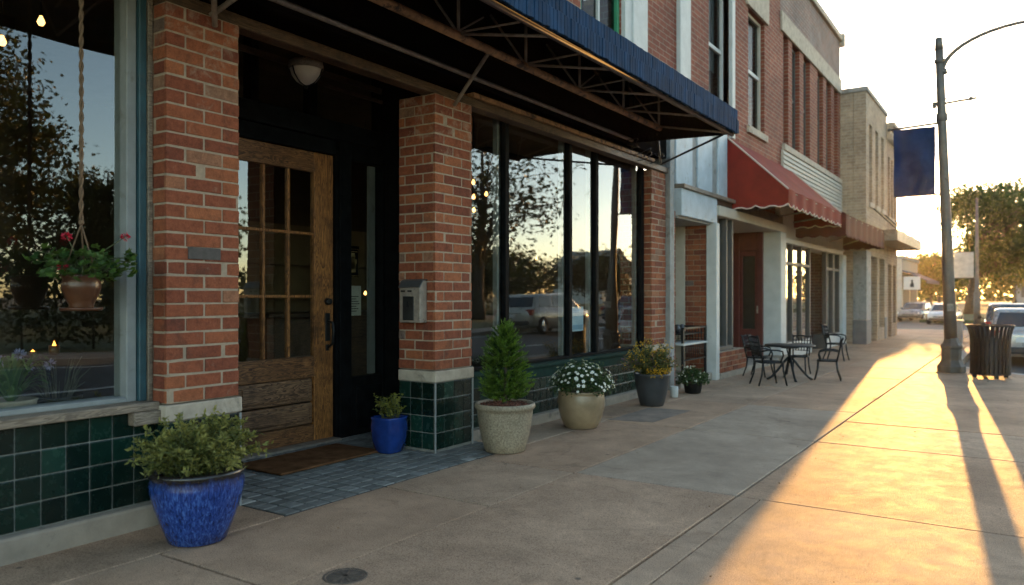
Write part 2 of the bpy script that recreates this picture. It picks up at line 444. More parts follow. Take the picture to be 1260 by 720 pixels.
M['soil'] = pm('bark_mulch', (.07,.028,.017), .95, var=.5, scale=40, fine=40, bstr=1.0, bdist=.02)
M['stem'] = pm('green_stem', (.07,.085,.03), .7, var=.2)
M['bark'] = pm('tree_bark', (.075,.055,.04), .9, var=.35, scale=7, fine=16, bstr=1.0, bdist=.04)
M['bulb'] = m_emit('warm_bulb', (1.0,.48,.13), .45)
M['flame'] = m_emit('candle_flame', (1.0,.36,.06), .5)
M['dimbulb'] = m_emit('frosted_bowl_bulb', (1.0,.7,.4), .02)
# ------------------------------------------------------------------ setting
def slab_grid(mb, x0, x1, ys, z1, thick=.12, gap=.018, base=None):
    for a, b in zip(ys[:-1], ys[1:]):
        t = RND.uniform(.25,.75) if base is None else base + RND.uniform(-.12,.12)
        mb.box(x0+gap/2, x1-gap/2, a+gap/2, b-gap/2, z1-thick, z1+RND.uniform(-.002,.002), 0, min(1,max(0,t)))

g = MB(); g.add([(-400,-300,-.30),(400,-300,-.30),(400,500,-.30),(-400,500,-.30)], [(0,1,2,3)])
struct('ground', g, M['soilground'])
r = MB(); r.box(-1.05, 7.6, -60, 34, -.29, -.13); r.box(-120, 60, 34, 45.0, -.29, -.13); r.box(-1.2, 7.6, 45.0, 260, -.29, -.13)
struct('road', r, M['asphalt'])
mk = MB()
for y in range(-20, 34, 6): mk.box(3.1, 3.24, y, y+2.6, -.131, -.1265)
mk.box(7.05, 7.15, -40, 33, -.131, -.1265)
struct('road_marking', mk, M['paint_white'])

sw = MB()
ysA = [-6, -3.5, -1.2, 2.17, 3.75, 4.79, 6.96, 8.9, 10.8, 12.8, 14.7, 16.6, 18.6, 20.5, 22.4, 24.4, 26.3, 28.2, 30.2, 32.2]
ysB = [-6, -3, .5, 4.79, 6.96, 8.9, 10.8, 12.8, 14.7, 16.6, 18.6, 20.5, 22.4, 24.4, 26.3, 28.2, 30.2, 32.2]
ysC = [-6, -2, 1.6, 4.79, 6.96, 8.23, 10.2, 12.2, 14.2]
slab_grid(sw, -3.50, -2.65, ysA, 0)
for i, (a, b) in enumerate(zip(ysB[:-1], ysB[1:])):
    sw.box(-2.65+.007, -1.5-.009, a+.009, b-.009, -.12, .001*((i*7)%3), 0, .95 if 4 < a < 8 else RND.uniform(.2,.8))
for a, b in zip(ysC[:-1], ysC[1:]):
    if a < 4.5:   # narrow band beside the long joint
        sw.box(-1.494, -1.36, a+.009, b-.009, -.12, 0, 0, RND.uniform(.3,.8))
        sw.box(-1.352, .30, a+.009, b-.009, -.12, 0, 0, RND.uniform(.3,.7))
    else:
        sw.box(-1.494, .30, a+.010, b-.010, -.12, RND.uniform(-.004,.001), 0, RND.uniform(.3,.7))
ysD = [14.2, 16.1, 18.0, 20.0, 22.0, 24.0, 26.0, 28.0, 30.0, 32.2]
slab_grid(sw, -1.5, -1.21, ysD, 0); sw.prism([(-1.2,14.21),(.30,14.21),(-1.2,15.75)], 'z', -.12, 0, 0, .5)
# strip behind the entrance line, along the shop fronts
slab_grid(sw, -5.6, -3.50, [8.99, 10.9, 12.8, 14.7, 16.6, 18.6, 21.4], 0)
slab_grid(sw, -4.2, -3.50, [21.4, 24, 26.3, 28.2, 30.2, 32.2], 0)
slab_grid(sw, -4.2, -3.50, [5.36, 7.15, 8.99], 0)
slab_grid(sw, -4.2, -3.50, [-6, -3, -.5, 1.2, 2.95], 0)
struct('sidewalk', sw, M['concrete'], bevel=.004)
bs = MB()
bs.box(-12, .40, -8, 14.3, -.29, -.121); bs.box(-12, -1.06, 14.3, 32.6, -.29, -.121)
struct('sidewalk_base', bs, M['asphalt'])
kb = MB()
y = -6.0
while y < 14.1:
    kb.box(.308, .48, y+.004, min(y+1.8,14.2)-.004, -.28, .003, 0, RND.random()); y += 1.8
kb.prism([(.308,14.204),(.48,14.204),(-1.03,15.9),(-1.03,32.4),(-1.202,32.4),(-1.202,15.8)], 'z', -.28, .003)
kb.box(-9, -1.21, 32.25, 32.42, -.28, .003)
struct('kerb', kb, M['kerb'], bevel=.012, seg=2)
pv = MB()
x = -3.63; rows = 0
yy0, yy1 = 2.95, 5.36
xr = -3.51
while xr > -5.1:
    y = yy0 + 0
    while y < yy1:
        a, b = max(y, yy0), min(y+.116, yy1)
        if b-a > .03:
            pv.box(xr-.098+.006, xr-.006, a+.006, b-.006, -.06, RND.uniform(-.0015,.0015), 0, min(1,max(0,RND.gauss(.45,.2))))
        y += .116
    xr -= .098; rows += 1
struct('entry_paving', pv, M['paver'], bevel=.004)
pj = MB(); pj.box(-5.2,-3.505,2.95,5.36,-.09,-.005); struct('paving_bed', pj, pm('paver_grout', (.045,.042,.037), .9, var=.3, scale=12))

# far side of the street (seen in the shop windows)
fs = MB(); fs.box(7.78, 9.6, -60, 33, -.28, 0); struct('far_sidewalk', fs, M['plinth'])
fk = MB(); fk.box(7.6, 7.775, -60, 33, -.29, .004); struct('far_kerb', fk, M['kerb'])
lw = MB(); lw.box(9.61, 90, -60, 33.4, -.29, .01); lw.box(-4.6, -1.21, 45.2, 120, -.29, .02); lw.box(9.7, 90, 45.2, 160, -.29, .02)
struct('lawn', lw, M['lawn'])

# ------------------------------------------------------------------ masonry
def brick_face(mb, p, u, n, W, z0, z1, bw, course, depth=.02, joint=.0105, off=.5, jit=.0026, end0=True, tb=None):
    """bricks on an upright face: p start (x,y), u along, n outward, each brick a box"""
    u = Vector((u[0],u[1],0)); n = Vector((n[0],n[1],0)); p = Vector((p[0],p[1],0))
    k = max(1, round((z1-z0)/course)); h = (z1-z0)/k
    for i in range(k):
        x = 0 if i % 2 == 0 else -bw*off
        while x < W-.004:
            a, b = max(0, x), min(W, x+bw)
            if b-a > .02:
                d = RND.uniform(-jit, jit)
                ja = 0 if a == 0 else joint/2
                jb = 0 if b == W else joint/2
                A = p + u*(a+ja); B = p + u*(b-jb)
                lo, hi = z0+i*h+joint/2+RND.uniform(-.0018,.0018), z0+(i+1)*h-joint/2+RND.uniform(-.0018,.0018)
                tw = RND.uniform(-jit, jit)
                q = [A - n*depth, B - n*depth, B + n*(d+tw), A + n*(d-tw)]
                vs = [(v.x,v.y,lo) for v in q] + [(v.x,v.y,hi) for v in q]
                t = RND.random() if tb is None else min(1,max(0,RND.gauss(*tb)))
                mb.add(vs, [(0,1,2,3),(7,6,5,4),(0,4,5,1),(1,5,6,2),(2,6,7,3),(3,7,4,0)], 0, t)
            x += bw

def brick_pillar(name, L0, L1, y0, y1, z0, z1, parent):
    """pillar between laterals L0 (street face) and L1, brick on three faces"""
    b = MB(); j = .0035
    b.box(-L1, -L0-j, y0+j, y1-j, z0, z1, 1)
    brick_face(b, (-L0, y0), (0,1), (1,0), y1-y0, z0, z1, .235, .0777)
    brick_face(b, (-L0-.0205, y0), (-1,0), (0,-1), L1-L0-.0205, z0, z1, .1175*1.62, .0777, off=.45)
    brick_face(b, (-L0-.0205, y1), (-1,0), (0,1), L1-L0-.0205, z0, z1, .1175*1.62, .0777, off=.45)
    o = b.build(name, [M['brick'], M['mortar']], parent, bevel=.0045, seg=2, recalc=True)
    return o

def tile_face(mb, p, u, n, W, z0, z1, size, depth=.012, joint=.006):
    u = Vector((u[0],u[1],0)); n = Vector((n[0],n[1],0)); p = Vector((p[0],p[1],0))
    cols = max(1, round(W/size)); rows = max(1, round((z1-z0)/size)); w = W/cols; h = (z1-z0)/rows
    for i in range(rows):
        for k in range(cols):
            A = p+u*(k*w+joint/2); B = p+u*((k+1)*w-joint/2); lo = z0+i*h+joint/2; hi = z0+(i+1)*h-joint/2
            e = [RND.uniform(-.0012,.0012) for _ in range(4)]
            vs = [A-n*depth, B-n*depth, B+n*e[0], A+n*e[1]]
            bt = [(v.x,v.y,lo) for v in vs]
            vt = [A-n*depth, B-n*depth, B+n*e[2], A+n*e[3]]
            tp = [(v.x,v.y,hi) for v in vt]
            mb.add(bt+tp, [(0,1,2,3),(7,6,5,4),(0,4,5,1),(1,5,6,2),(2,6,7,3),(3,7,4,0)], 0, RND.random())

# ------------------------------------------------------------------ the cafe building
cafe = thing('cafe_building', 'brick cafe with green tiled base, recessed wooden door and wide shop windows', 'building', (-4,3.5,0))
Z_S = .56
def pillar(y0, y1, L1=4.28, tiles=True, zt=2.86):
    p = brick_pillar('brick_pillar', 3.9, L1, y0, y1, Z_S+.095, zt, cafe)
    c = MB(); c.box(-L1, -3.885, y0-.012, y1+.012, Z_S, Z_S+.09)
    c.build('capstone', M['stone'], p, bevel=.008, seg=2)
    if tiles:
        t = MB(); t.box(-L1, -3.906, y0+.006, y1-.006, 0, Z_S-.002, 1)
        tile_face(t, (-3.9,y0), (0,1), (1,0), y1-y0, .02, Z_S-.004, .135)
        tile_face(t, (-3.9-.013,y0), (-1,0), (0,-1), L1-3.913, .02, Z_S-.004, .125)
        t.build('tile_base', [M['tile'], M['grout']], p, bevel=.004, seg=2, recalc=True)
        for yb_ in (y0-.008, y1-.004):
            e = MB(); e.box(-3.898,-3.889,yb_,yb_+.012,0,Z_S-.004); e.build('corner_bead', M['palegrey'], p)
    return p
pl_ = pillar(2.46, 2.93); pillar(4.76, 5.25)
q = MB(); q.box(-3.92,-3.894,2.592,2.80,1.455,1.524); q.build('grey_brick', pm('grey_brick_face', (.075,.062,.055), .85, var=.25, scale=25, fine=90, bstr=.5), pl_, bevel=.004, seg=2)
# slim brick jamb at the far end with a grey cover board
pj_ = brick_pillar('brick_pillar', 3.96, 4.4, 9.16, 9.62, .0, 2.86, cafe)
c = MB(); c.box(-4.4,-3.94,9.15,9.63,.55,.62); c.build('capstone', M['stone'], pj_, bevel=.006)
c = MB(); c.box(-4.2,-3.90,9.63,9.78,0,3.9); c.build('cover_board', M['greyboard'], cafe, bevel=.006)
c = MB(); brick_face(c, (-3.93,9.785), (0,1), (1,0), .10, 0, 2.4, .1, .0777); c.box(-4.2,-3.936,9.79,9.88,0,2.4,1); c.build('brick_edge', [M['brick'],M['mortar']], cafe, bevel=.004, recalc=True)

# tiled stall risers
def riser(y0, y1, ztop, plinth, band):
    t = MB(); t.box(-4.3,-4.006,y0,y1,0,ztop,1)
    tile_face(t, (-4.0,y0), (0,1), (1,0), y1-y0, plinth+.004, ztop-band-.003, .125 if band else .118)
    o = t.build('tiled_stall_riser', [M['tile'],M['grout']], cafe, bevel=.004, seg=2, recalc=True)
    p = MB(); p.box(-4.2,-3.945,y0,y1,-.02,plinth); p.build('plinth', M['plinth'], o, bevel=.015, seg=2)
    if band:
        b = MB(); b.box(-4.2,-3.985,y0,y1,ztop-band,ztop); b.build('rail_board', M['darkgreen'], o, bevel=.004)
    return o
r1 = riser(-2.5, 2.455, .625, .12, 0)
c = MB(); c.box(-4.25,-3.95,-2.5,2.455,.627,.672); c.build('window_sill', M['sillwood'], cafe, bevel=.006, seg=2)
c = MB(); c.box(-4.0,-3.93,2.30,2.455,.555,.626); c.build('sill_bracket', M['sillwood'], cafe, bevel=.006)
r2 = riser(5.26, 9.155, .545, .09, .10)
c = MB(); c.box(-4.25,-3.955,5.26,9.155,.547,.582); c.build('window_sill', M['darkgreen'], cafe, bevel=.005, seg=2)

# near display window
w = MB()
w.box(-4.19,-4.06,2.33,2.385,.672,3.1,0); w.box(-4.19,-4.06,-2.5,2.33,.672,.70,0)
nw = w.build('shop_window', M['palegrey'], cafe, bevel=.004)
w = MB(); w.box(-4.17,-4.035,2.388,2.43,.672,3.1); w.build('teal_stile', M['teal'], nw, bevel=.004)
w = MB(); w.box(-4.17,-4.02,2.432,2.457,.672,3.1); w.build('edge_batten', M['sillwood'], nw, bevel=.003)
w = MB(); w.box(-4.13,-4.122,-2.5,2.332,.69,3.1); w.build('glass', M['glass'], nw)
# far display window: four panes between black mullions
w = MB()
for a, b in ((5.26,5.33),(5.995,6.06),(7.215,7.28),(7.83,7.895),(9.07,9.155)): w.box(-4.125,-4.06,a,b,.582,2.95)
w.box(-4.165,-4.04,5.26,9.155,2.95,3.06); w.box(-4.15,-4.045,5.27,9.15,.582,.61)
fw = w.build('shop_window', M['black'], cafe, bevel=.006)
w = MB()
for a, b in ((5.332,5.365),(5.955,5.99),(6.065,6.08),(7.175,7.21),(7.284,7.30),(7.79,7.826),(7.90,7.915),(9.03,9.066)): w.box(-4.18,-4.128,a,b,.61,2.93)
w.build('inner_bead', M['palegrey'], fw, bevel=.003)
for a, b in ((5.332,5.993),(6.062,7.213),(7.282,7.828),(7.897,9.068)):
    w = MB(); w.box(-4.108,-4.100,a,b,.611,2.949); w.build('glass', M['glass'], fw)

# entrance door
D0, D1, G0, G1 = 3.62, 4.745, 3.765, 4.53
door = MB()
door.box(-5.085,-5.03,G1+.001,D1,.02,2.47); door.box(-5.085,-5.03,D0,G0-.001,.02,2.47)
door = door.build('entrance_door', M['doorwood'], cafe, bevel=.006, seg=2)
for q in ((2.30,2.47),(.56,.74),(.02,.16)):
    d = MB(); d.box(-5.084,-5.033,G0,G1,*q); d.build('door_rail', M['doorrail'], door, bevel=.006, seg=2)
for z0, z1 in ((.165,.345),(.355,.555)):
    d = MB(); d.box(-5.08,-5.05,G0,G1,z0,z1); d.box(-5.079,-5.036,G0+.05,G1-.05,z0+.03,z1-.03); d.build('door_panel', M['panelwood'], door, bevel=.014, seg=2)
d = MB()
for y in (4.015,4.265): d.box(-5.078,-5.036,y-.013,y+.013,.742,2.298)
for z in (1.245,1.775): d.box(-5.077,-5.038,G0+.002,G1-.002,z-.012,z+.012)
d.build('muntin', M['doorwood'], door, bevel=.004)
d = MB(); d.box(-5.062,-5.056,G0,G1,.741,2.299); d.build('glass', M['glass'], door)
h = MB(); HY = 4.675
h.box(-5.03,-5.018,HY-.026,HY+.026,.86,1.10); h.tube([(-5.02,HY,1.03),(-4.962,HY,1.02),(-4.95,HY,.95),(-4.962,HY,.84),(-5.02,HY,.80)], [.010,.013,.014,.012,.010], 10)
h.box(-5.03,-5.02,HY-.02,HY+.02,.775,.83)
h.build('handle', M['blackmetal'], door, bevel=.003)
h = MB(); h.tube([(-5.03,HY,1.20),(-4.992,HY,1.20)], [.032,.026], 16); h.build('deadbolt', M['blackmetal'], door)
j = MB(); j.box(-5.10,-5.0,4.752,4.785,.0,2.52); j.box(-5.10,-5.0,3.5,3.612,0,2.52); j.box(-5.10,-5.001,3.613,4.75,2.475,2.60)
j.build('door_frame', M['black'], cafe, bevel=.006, seg=2)
j = MB(); j.box(-5.12,-4.93,3.6,4.76,-.01,.018); j.build('threshold', M['steel'], cafe, bevel=.006)
# sidelight in black joinery
s_ = MB()
s_.box(-5.10,-4.99,4.79,4.93,0,2.62); s_.box(-5.10,-4.99,5.325,5.36,0,2.62); s_.box(-5.10,-4.995,4.93,5.325,2.46,2.62); s_.box(-5.10,-4.995,4.93,5.325,0,.52)
s_.box(-5.0,-4.975,4.97,5.29,.07,.44)
sl = s_.build('sidelight', M['black'], cafe, bevel=.008, seg=2)
s_ = MB(); s_.box(-5.06,-5.054,4.93,5.325,.52,2.46); s_.build('glass', M['glass'], sl)
s_ = MB(); s_.box(-5.09,-5.062,5.22,5.30,.53,2.45); s_.build('inner_strip', M['palegrey'], sl)
# transom, header, soffits
t = MB(); t.box(-5.10,-4.96,3.3,5.36,2.602,2.76); t.box(-5.10,-4.98,3.3,5.36,3.28,3.40)
for y in (3.3,3.86,4.46,5.28): t.box(-5.095,-4.99,y,y+.075,2.76,3.28)
tr = t.build('transom', M['black'], cafe, bevel=.006)
t = MB(); t.box(-5.05,-5.044,3.3,5.36,2.76,3.28); t.build('glass', M['glass'], tr)
t = MB(); t.box(-4.995,-4.975,3.36,5.3,3.12,3.17); t.box(-4.985,-4.965,4.6,5.3,3.03,3.06); t.build('picture_rail', M['boardwood'], tr)
for q in (5.362,2.98):
    t = MB(); t.box(-5.12,-4.28,q,q+.098,0,3.4); t.build('recess_cheek', M['black'], cafe)
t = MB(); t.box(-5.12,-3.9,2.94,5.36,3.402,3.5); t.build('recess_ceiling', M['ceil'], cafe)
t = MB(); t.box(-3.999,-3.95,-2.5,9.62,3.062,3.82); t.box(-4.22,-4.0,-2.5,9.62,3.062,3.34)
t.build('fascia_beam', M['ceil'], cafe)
t = MB(); t.box(-4.2,-3.96,-2.5,2.45,3.102,3.058); t.box(-4.2,-3.93,2.47,9.16,2.87,2.945)
t = MB(); t.box(-4.05,-3.93,2.46,9.64,2.865,2.94); t.build('timber_lintel', M['boardwood'], cafe, bevel=.006)
t = MB(); t.box(-4.045,-3.915,5.3,9.16,2.945,2.985); t.build('wire_conduit', M['rust'], cafe)

# interior shell
t = MB(); t.box(-9.1,-5.12,-2.5,9.6,-.1,.012); t.box(-5.119,-4.3,-2.5,2.975,-.1,.012); t.box(-5.119,-4.3,5.465,9.6,-.1,.012); t.build('shop_floor', M['floorwood'], cafe)
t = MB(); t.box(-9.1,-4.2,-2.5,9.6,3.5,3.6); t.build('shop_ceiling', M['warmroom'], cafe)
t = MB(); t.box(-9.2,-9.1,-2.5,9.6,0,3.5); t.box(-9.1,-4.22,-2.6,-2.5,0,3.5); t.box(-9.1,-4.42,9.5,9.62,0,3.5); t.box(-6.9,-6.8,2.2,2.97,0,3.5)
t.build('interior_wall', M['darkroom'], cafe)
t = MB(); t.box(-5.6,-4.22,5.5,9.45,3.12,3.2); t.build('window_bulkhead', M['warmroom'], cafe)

# upper storey
def wall_with_openings(mb, L, y0, y1, z0, z1, ops, depth=.30, mat=0):
    """front wall sheet with thickness and rectangular openings (a,b,c,d)=(y0,y1,z0,z1)"""
    ys = sorted({y0,y1,*[o[0] for o in ops],*[o[1] for o in ops]})
    zs = sorted({z0,z1,*[o[2] for o in ops],*[o[3] for o in ops]})
    for a, b in zip(ys[:-1], ys[1:]):
        run = None
        for c, d in zip(zs[:-1], zs[1:]):
            hole = any(o[0] <= a+1e-6 and o[1] >= b-1e-6 and o[2] <= c+1e-6 and o[3] >= d-1e-6 for o in ops)
            if not hole:
                if run is None: run = c
                end = d
            if hole and run is not None:
                mb.box(-L-depth, -L, a, b, run, end, mat); run = None
        if run is not None: mb.box(-L-depth, -L, a, b, run, zs[-1], mat)

def sash_window(parent, L, y0, y1, z0, z1, frame, sash, curtain=None, reveal=.14, sill=None, mullion=False):
    f = MB(); t = .055
    f.box(-L-reveal-.05,-L-reveal+.03,y0,y0+t,z0,z1); f.box(-L-reveal-.05,-L-reveal+.03,y1-t,y1,z0,z1)
    f.box(-L-reveal-.05,-L-reveal+.028,y0+t,y1-t,z1-t,z1); f.box(-L-reveal-.05,-L-reveal+.028,y0+t,y1-t,z0,z0+t)
    fo = f.build('upper_window', frame, parent, bevel=.005)
    zm = (z0+z1)/2
    s = MB(); s.box(-L-reveal-.045,-L-reveal+.018,y0+t,y1-t,zm-.03,zm+.035)
    if mullion: s.box(-L-reveal-.045,-L-reveal+.016,(y0+y1)/2-.02,(y0+y1)/2+.02,z0+t,zm-.03)
    s.build('sash', sash, fo, bevel=.004)
    gl = MB(); gl.box(-L-reveal-.02,-L-reveal-.014,y0+t,y1-t,z0+t,z1-t); gl.build('glass', M['glassfar'], fo)
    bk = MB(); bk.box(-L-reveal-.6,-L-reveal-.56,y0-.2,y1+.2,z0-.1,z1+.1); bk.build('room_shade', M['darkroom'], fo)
    if curtain:
        c = MB(); k = 10
        for i in range(k):
            a = y0+t+(y1-y0-2*t)*i/k
            c.box(-L-reveal-.10-(i%2)*.02,-L-reveal-.085-(i%2)*.02,a,a+(y1-y0-2*t)/k,zm-.3,z1-t)
        c.build('curtain', curtain, fo)
    if sill is not None:
        q = MB(); q.box(-L-reveal,-L+.05,y0-.08,y1+.08,z0-.13,z0-.005); q.build('sill', sill, fo, bevel=.006)
    return fo

ops = [(7.35,8.35,3.95,6.3)]
u = MB(); wall_with_openings(u, 4.0, -2.5, 10.1, 3.36, 8.0, ops); u.build('upper_wall', M['wb2'], cafe)
sash_window(cafe, 4.0, 7.35, 8.35, 3.95, 6.3, M['greenframe'], M['whitepaint'], M['curtain'], reveal=.05, mullion=True)
for a, b in ((8.55,8.98),(10.102,10.5)):
    u = MB(); u.box(-4.2,-3.93 if a<9 else -3.94,a,b,3.3,8.0); u.build('pilaster', M['whitepaint'], cafe, bevel=.01)
u = MB(); u.box(-4.0,-3.95,8.36,8.55,3.6,6.4); u.build('window_casing', M['whitepaint'], cafe)
u = MB(); u.box(-9.2,-4.31,-2.5,10.1,7.7,7.8); u.build('roof', M['asphalt'], cafe)
u = MB(); u.box(-9.3,-9.2,-2.5,10.1,3.5,8.0); u.box(-9.2,-4.31,-2.7,-2.505,0,8.0); u.build('rear_wall', M['wb2'], cafe)
# ------------------------------------------------------------------ second building: red brick shop with the red awning
b2 = thing('brick_shop_building', 'red brick shop with faded blue white panels and oxblood entrance', 'building', (-4,12.5,0))
ops = [(11.4,12.35,4.1,6.25),(13.4,14.4,4.2,6.25)]
u = MB(); wall_with_openings(u, 4.0, 10.502, 15.5, 2.78, 8.15, ops); u.build('upper_wall', M['wb2'], b2)
sash_window(b2, 4.0, 11.4, 12.35, 4.1, 6.25, M['whitepaint'], M['whitepaint'], M['curtain'], reveal=.12, sill=M['stone'])
u = MB(); u.box(-4.1,-3.94,12.35,12.50,3.8,6.5); u.build('window_casing', M['whitepaint'], b2, bevel=.006)
sash_window(b2, 4.0, 13.4, 14.4, 4.2, 6.25, M['cream'], M['whitepaint'], M['curtain'], reveal=.10, sill=M['stone'])
for q in ((13.25,14.55),(11.2,12.349)):
    u = MB(); u.box(-4.1,-3.95,*q,6.252,6.75); u.build('lintel', M['stone'], b2, bevel=.008)
u = MB(); u.box(-9.2,-3.9,10.502,15.5,8.152,8.3); u.build('roof', M['stone'], b2)
for a, b in ((9.9,10.52),(10.74,11.35),(11.62,12.05)):
    u = MB(); u.box(-4.0,-3.925,a,b,2.765,3.80); u.build('panel', M['bluewhite'], b2, bevel=.008)
u = MB(); u.box(-4.2,-3.95,9.885,12.1,2.76,3.95); u.build('panel_backing', M['greyboard'], b2)
u = MB(); u.box(-4.1,-3.80,9.885,12.1,2.70,2.757); u.build('ledge_board', M['sillwood'], b2, bevel=.006)
u = MB(); u.box(-4.05,-3.84,9.885,11.32,2.33,2.698); u.build('fascia', M['bluewhite'], b2, bevel=.008)
u = MB(); u.box(-3.96,-3.80,11.17,11.31,0,2.328); u.build('post', M['whitepaint'], b2, bevel=.008)
# niche end wall: brick next to the post, cream boards deeper in
u = MB(); brick_face(u, (-3.965,11.2), (-1,0), (0,-1), .33, 0, 2.33, .2, .0777); u.box(-4.295,-3.965,11.212,11.33,0,2.33,1)
u.build('niche_brick', [M['brick'],M['mortar']], b2, bevel=.004, recalc=True)
u = MB(); u.box(-4.45,-4.30,11.19,11.3,0,2.33); u.box(-4.62,-4.456,11.195,11.3,0,2.33); u.box(-4.75,-4.63,9.9,11.3,0,2.33); u.build('niche_panel', M['cream'], b2, bevel=.004)
u = MB(); u.box(-4.75,-3.9,9.885,11.3,2.30,2.329); u.build('niche_soffit', M['greyboard'], b2)
u = MB(); u.box(-4.7,-3.86,9.89,11.16,-.02,.12); u.build('niche_step', M['plinth'], b2, bevel=.015)
# brick base and display window before the entrance
u = MB(); brick_face(u, (-3.80,11.32), (0,1), (1,0), 1.36, .085, .40, .215, .0777); brick_face(u, (-3.8205,11.32), (-1,0), (0,-1), .3, .085, .40, .2, .0777); brick_face(u, (-3.8205,12.68), (-1,0), (0,1), .9, .085, .40, .2, .0777)
u.box(-4.7,-3.807,11.326,12.674,.085,.40,1); u.build('brick_base', [M['brick'],M['mortar']], b2, bevel=.004, recalc=True)
u = MB(); u.box(-4.7,-3.785,11.32,12.69,-.02,.083); u.build('plinth', M['plinth'], b2, bevel=.01)
u = MB(); u.box(-4.0,-3.88,11.34,11.40,.402,2.45); u.box(-4.0,-3.88,11.86,11.92,.402,2.45); u.box(-4.0,-3.882,11.4,12.2,.402,.47); u.box(-4.0,-3.88,12.14,12.2,.402,2.45)
fo = u.build('shop_window', M['sash'], b2, bevel=.005)
u = MB(); u.box(-3.945,-3.938,11.4,12.14,.47,2.45); u.build('glass', M['glass'], fo)
u = MB(); u.box(-5.2,-3.80,11.32,15.15,2.45,2.60); u.build('lintel_beam', M['cream'], b2, bevel=.008)
u = MB(); u.box(-5.2,-3.86,11.32,15.15,2.602,2.76); u.build('fascia_back', M['boardwood'], b2)
# entrance return wall with the oxblood door, facing down the street
u = MB(); u.box(-4.20,-4.11,14.66,14.74,0,2.449); u.box(-4.66,-4.55,14.66,14.74,0,2.449); u.box(-4.55,-4.2,14.665,14.74,2.1,2.449)
dfo = u.build('door_frame', M['oldred'], b2, bevel=.006)
u = MB(); u.box(-4.55,-4.2,14.69,14.73,.02,.62); u.box(-4.55,-4.49,14.69,14.73,.62,2.098); u.box(-4.26,-4.2,14.69,14.73,.62,2.098); u.box(-4.49,-4.26,14.69,14.73,2.0,2.098)
dd = u.build('shop_door', M['oldred'], b2, bevel=.005)
u = MB(); u.box(-4.49,-4.26,14.705,14.712,.62,2.0); u.build('glass', M['glassfar'], dd)
u = MB(); u.box(-4.5,-4.25,14.714,14.72,.62,2.0); u.build('blind', M['cream'], dd)
u = MB(); u.box(-4.22,-4.19,14.64,14.69,.92,1.06); u.build('handle', M['steel'], dd)
u = MB(); u.box(-5.2,-4.67,12.7,14.74,0,2.449); u.box(-5.2,-4.68,11.33,12.7,.4,2.449); u.build('entrance_wall', M['darkroom'], b2)
u = MB(); u.box(-4.2,-3.79,14.75,15.12,0,2.449); u.build('pier', M['whitepaint'], b2, bevel=.01)
u = MB(); u.box(-4.25,-3.76,14.73,15.14,0,.14); u.build('pier_base', M['plinth'], b2, bevel=.008)
u = MB(); u.box(-4.6,-3.82,12.7,14.72,-.02,.09); u.build('entrance_step', M['plinth'], b2, bevel=.012)

# ------------------------------------------------------------------ third building
b3 = thing('corner_store_building', 'grey brick store with paired upper windows over cream siding and white shopfront', 'building', (-4,18.4,0))
wy = [(15.72,16.12),(16.42,17.05),(17.4,18.0),(18.75,19.35),(19.68,20.25),(20.6,21.05)]
ops = [(a,b,4.25,6.45) for a,b in wy]
u = MB(); wall_with_openings(u, 4.0, 15.502, 21.36, 3.3, 6.452, ops); u.build('upper_wall', M['wb2'], b3)
u = MB(); u.box(-4.3,-3.96,15.502,21.36,6.454,6.84); u.build('lintel_band', M['stone'], b3, bevel=.008)
u = MB(); u.box(-4.3,-4.0,15.502,21.36,6.842,7.82); u.build('parapet_wall', M['wb3'], b3)
u = MB(); u.box(-9.2,-3.93,15.502,21.44,7.822,7.96); u.box(-9.2,-3.89,21.3,21.46,7.7,8.02); u.build('coping', M['stone'], b3, bevel=.01)
u = MB(); u.box(-9.2,-4.31,21.1,21.358,0,7.82); u.build('side_wall', M['wb3'], b3)
for a,b in wy: sash_window(b3, 4.0, a, b, 4.25, 6.45, M['sash'], M['sash'], None, reveal=.12)
u = MB(); u.box(-4.0,-3.93,15.6,21.3,4.12,4.245); u.build('sill_course', M['stone'], b3, bevel=.006)
u = MB()
for i in range(9): u.prism([(-3.99,3.32+i*.088),(-3.93,3.32+i*.088),(-3.955,3.405+i*.088),(-3.99,3.405+i*.088)], 'y', 15.52, 21.35)
u.build('siding', M['cream'], b3)
u = MB(); u.box(-4.3,-3.9,15.14,21.36,2.38,3.3); u.build('shop_fascia', M['cream'], b3)
u = MB(); u.box(-4.25,-3.86,15.14,21.0,2.28,2.378); u.build('shop_lintel', M['whitepaint'], b3, bevel=.006)
def bay(y0, y1, n):
    f = MB(); f.box(-4.2,-3.88,y0,y1,0,.34)
    for i in range(n+1):
        yy = y0+(y1-y0-.07)*i/n; f.box(-4.0,-3.9,yy,yy+.07,.341,2.278)
    f.box(-4.0,-3.905,y0,y1,1.86,1.92)
    o = f.build('shop_window', M['sash'], b3, bevel=.006)
    gl = MB(); gl.box(-3.955,-3.948,y0+.03,y1-.03,.35,2.27); gl.build('glass', M['glass'], o)
    bb = MB(); bb.box(-3.892,-3.874,y0,y1,.02,.33); bb.build('bulkhead', M['whitepaint'], o)
bay(15.25, 17.6, 3); bay(19.2, 20.75, 2)
u = MB(); u.box(-4.25,-3.82,20.78,21.2,0,2.279); u.build('pier', M['whitepaint'], b3, bevel=.01)
u = MB(); u.box(-5.0,-4.9,17.6,19.2,0,2.38); u.build('entrance_wall', M['greyboard'], b3)
u = MB(); u.box(-4.9,-4.84,17.9,18.8,.02,2.1); dd = u.build('shop_door', M['sash'], b3, bevel=.006)
u = MB(); u.box(-4.835,-4.83,18.02,18.68,.3,1.95); u.build('glass', M['glass'], dd)
u = MB(); u.box(-9.1,-8.9,15.3,21,0,3.2); u.box(-8.9,-4.3,15.2,15.28,0,3.2); u.box(-8.9,-4.3,15.28,21,3.1,3.2); u.build('interior_wall', M['warmroom'], b3)

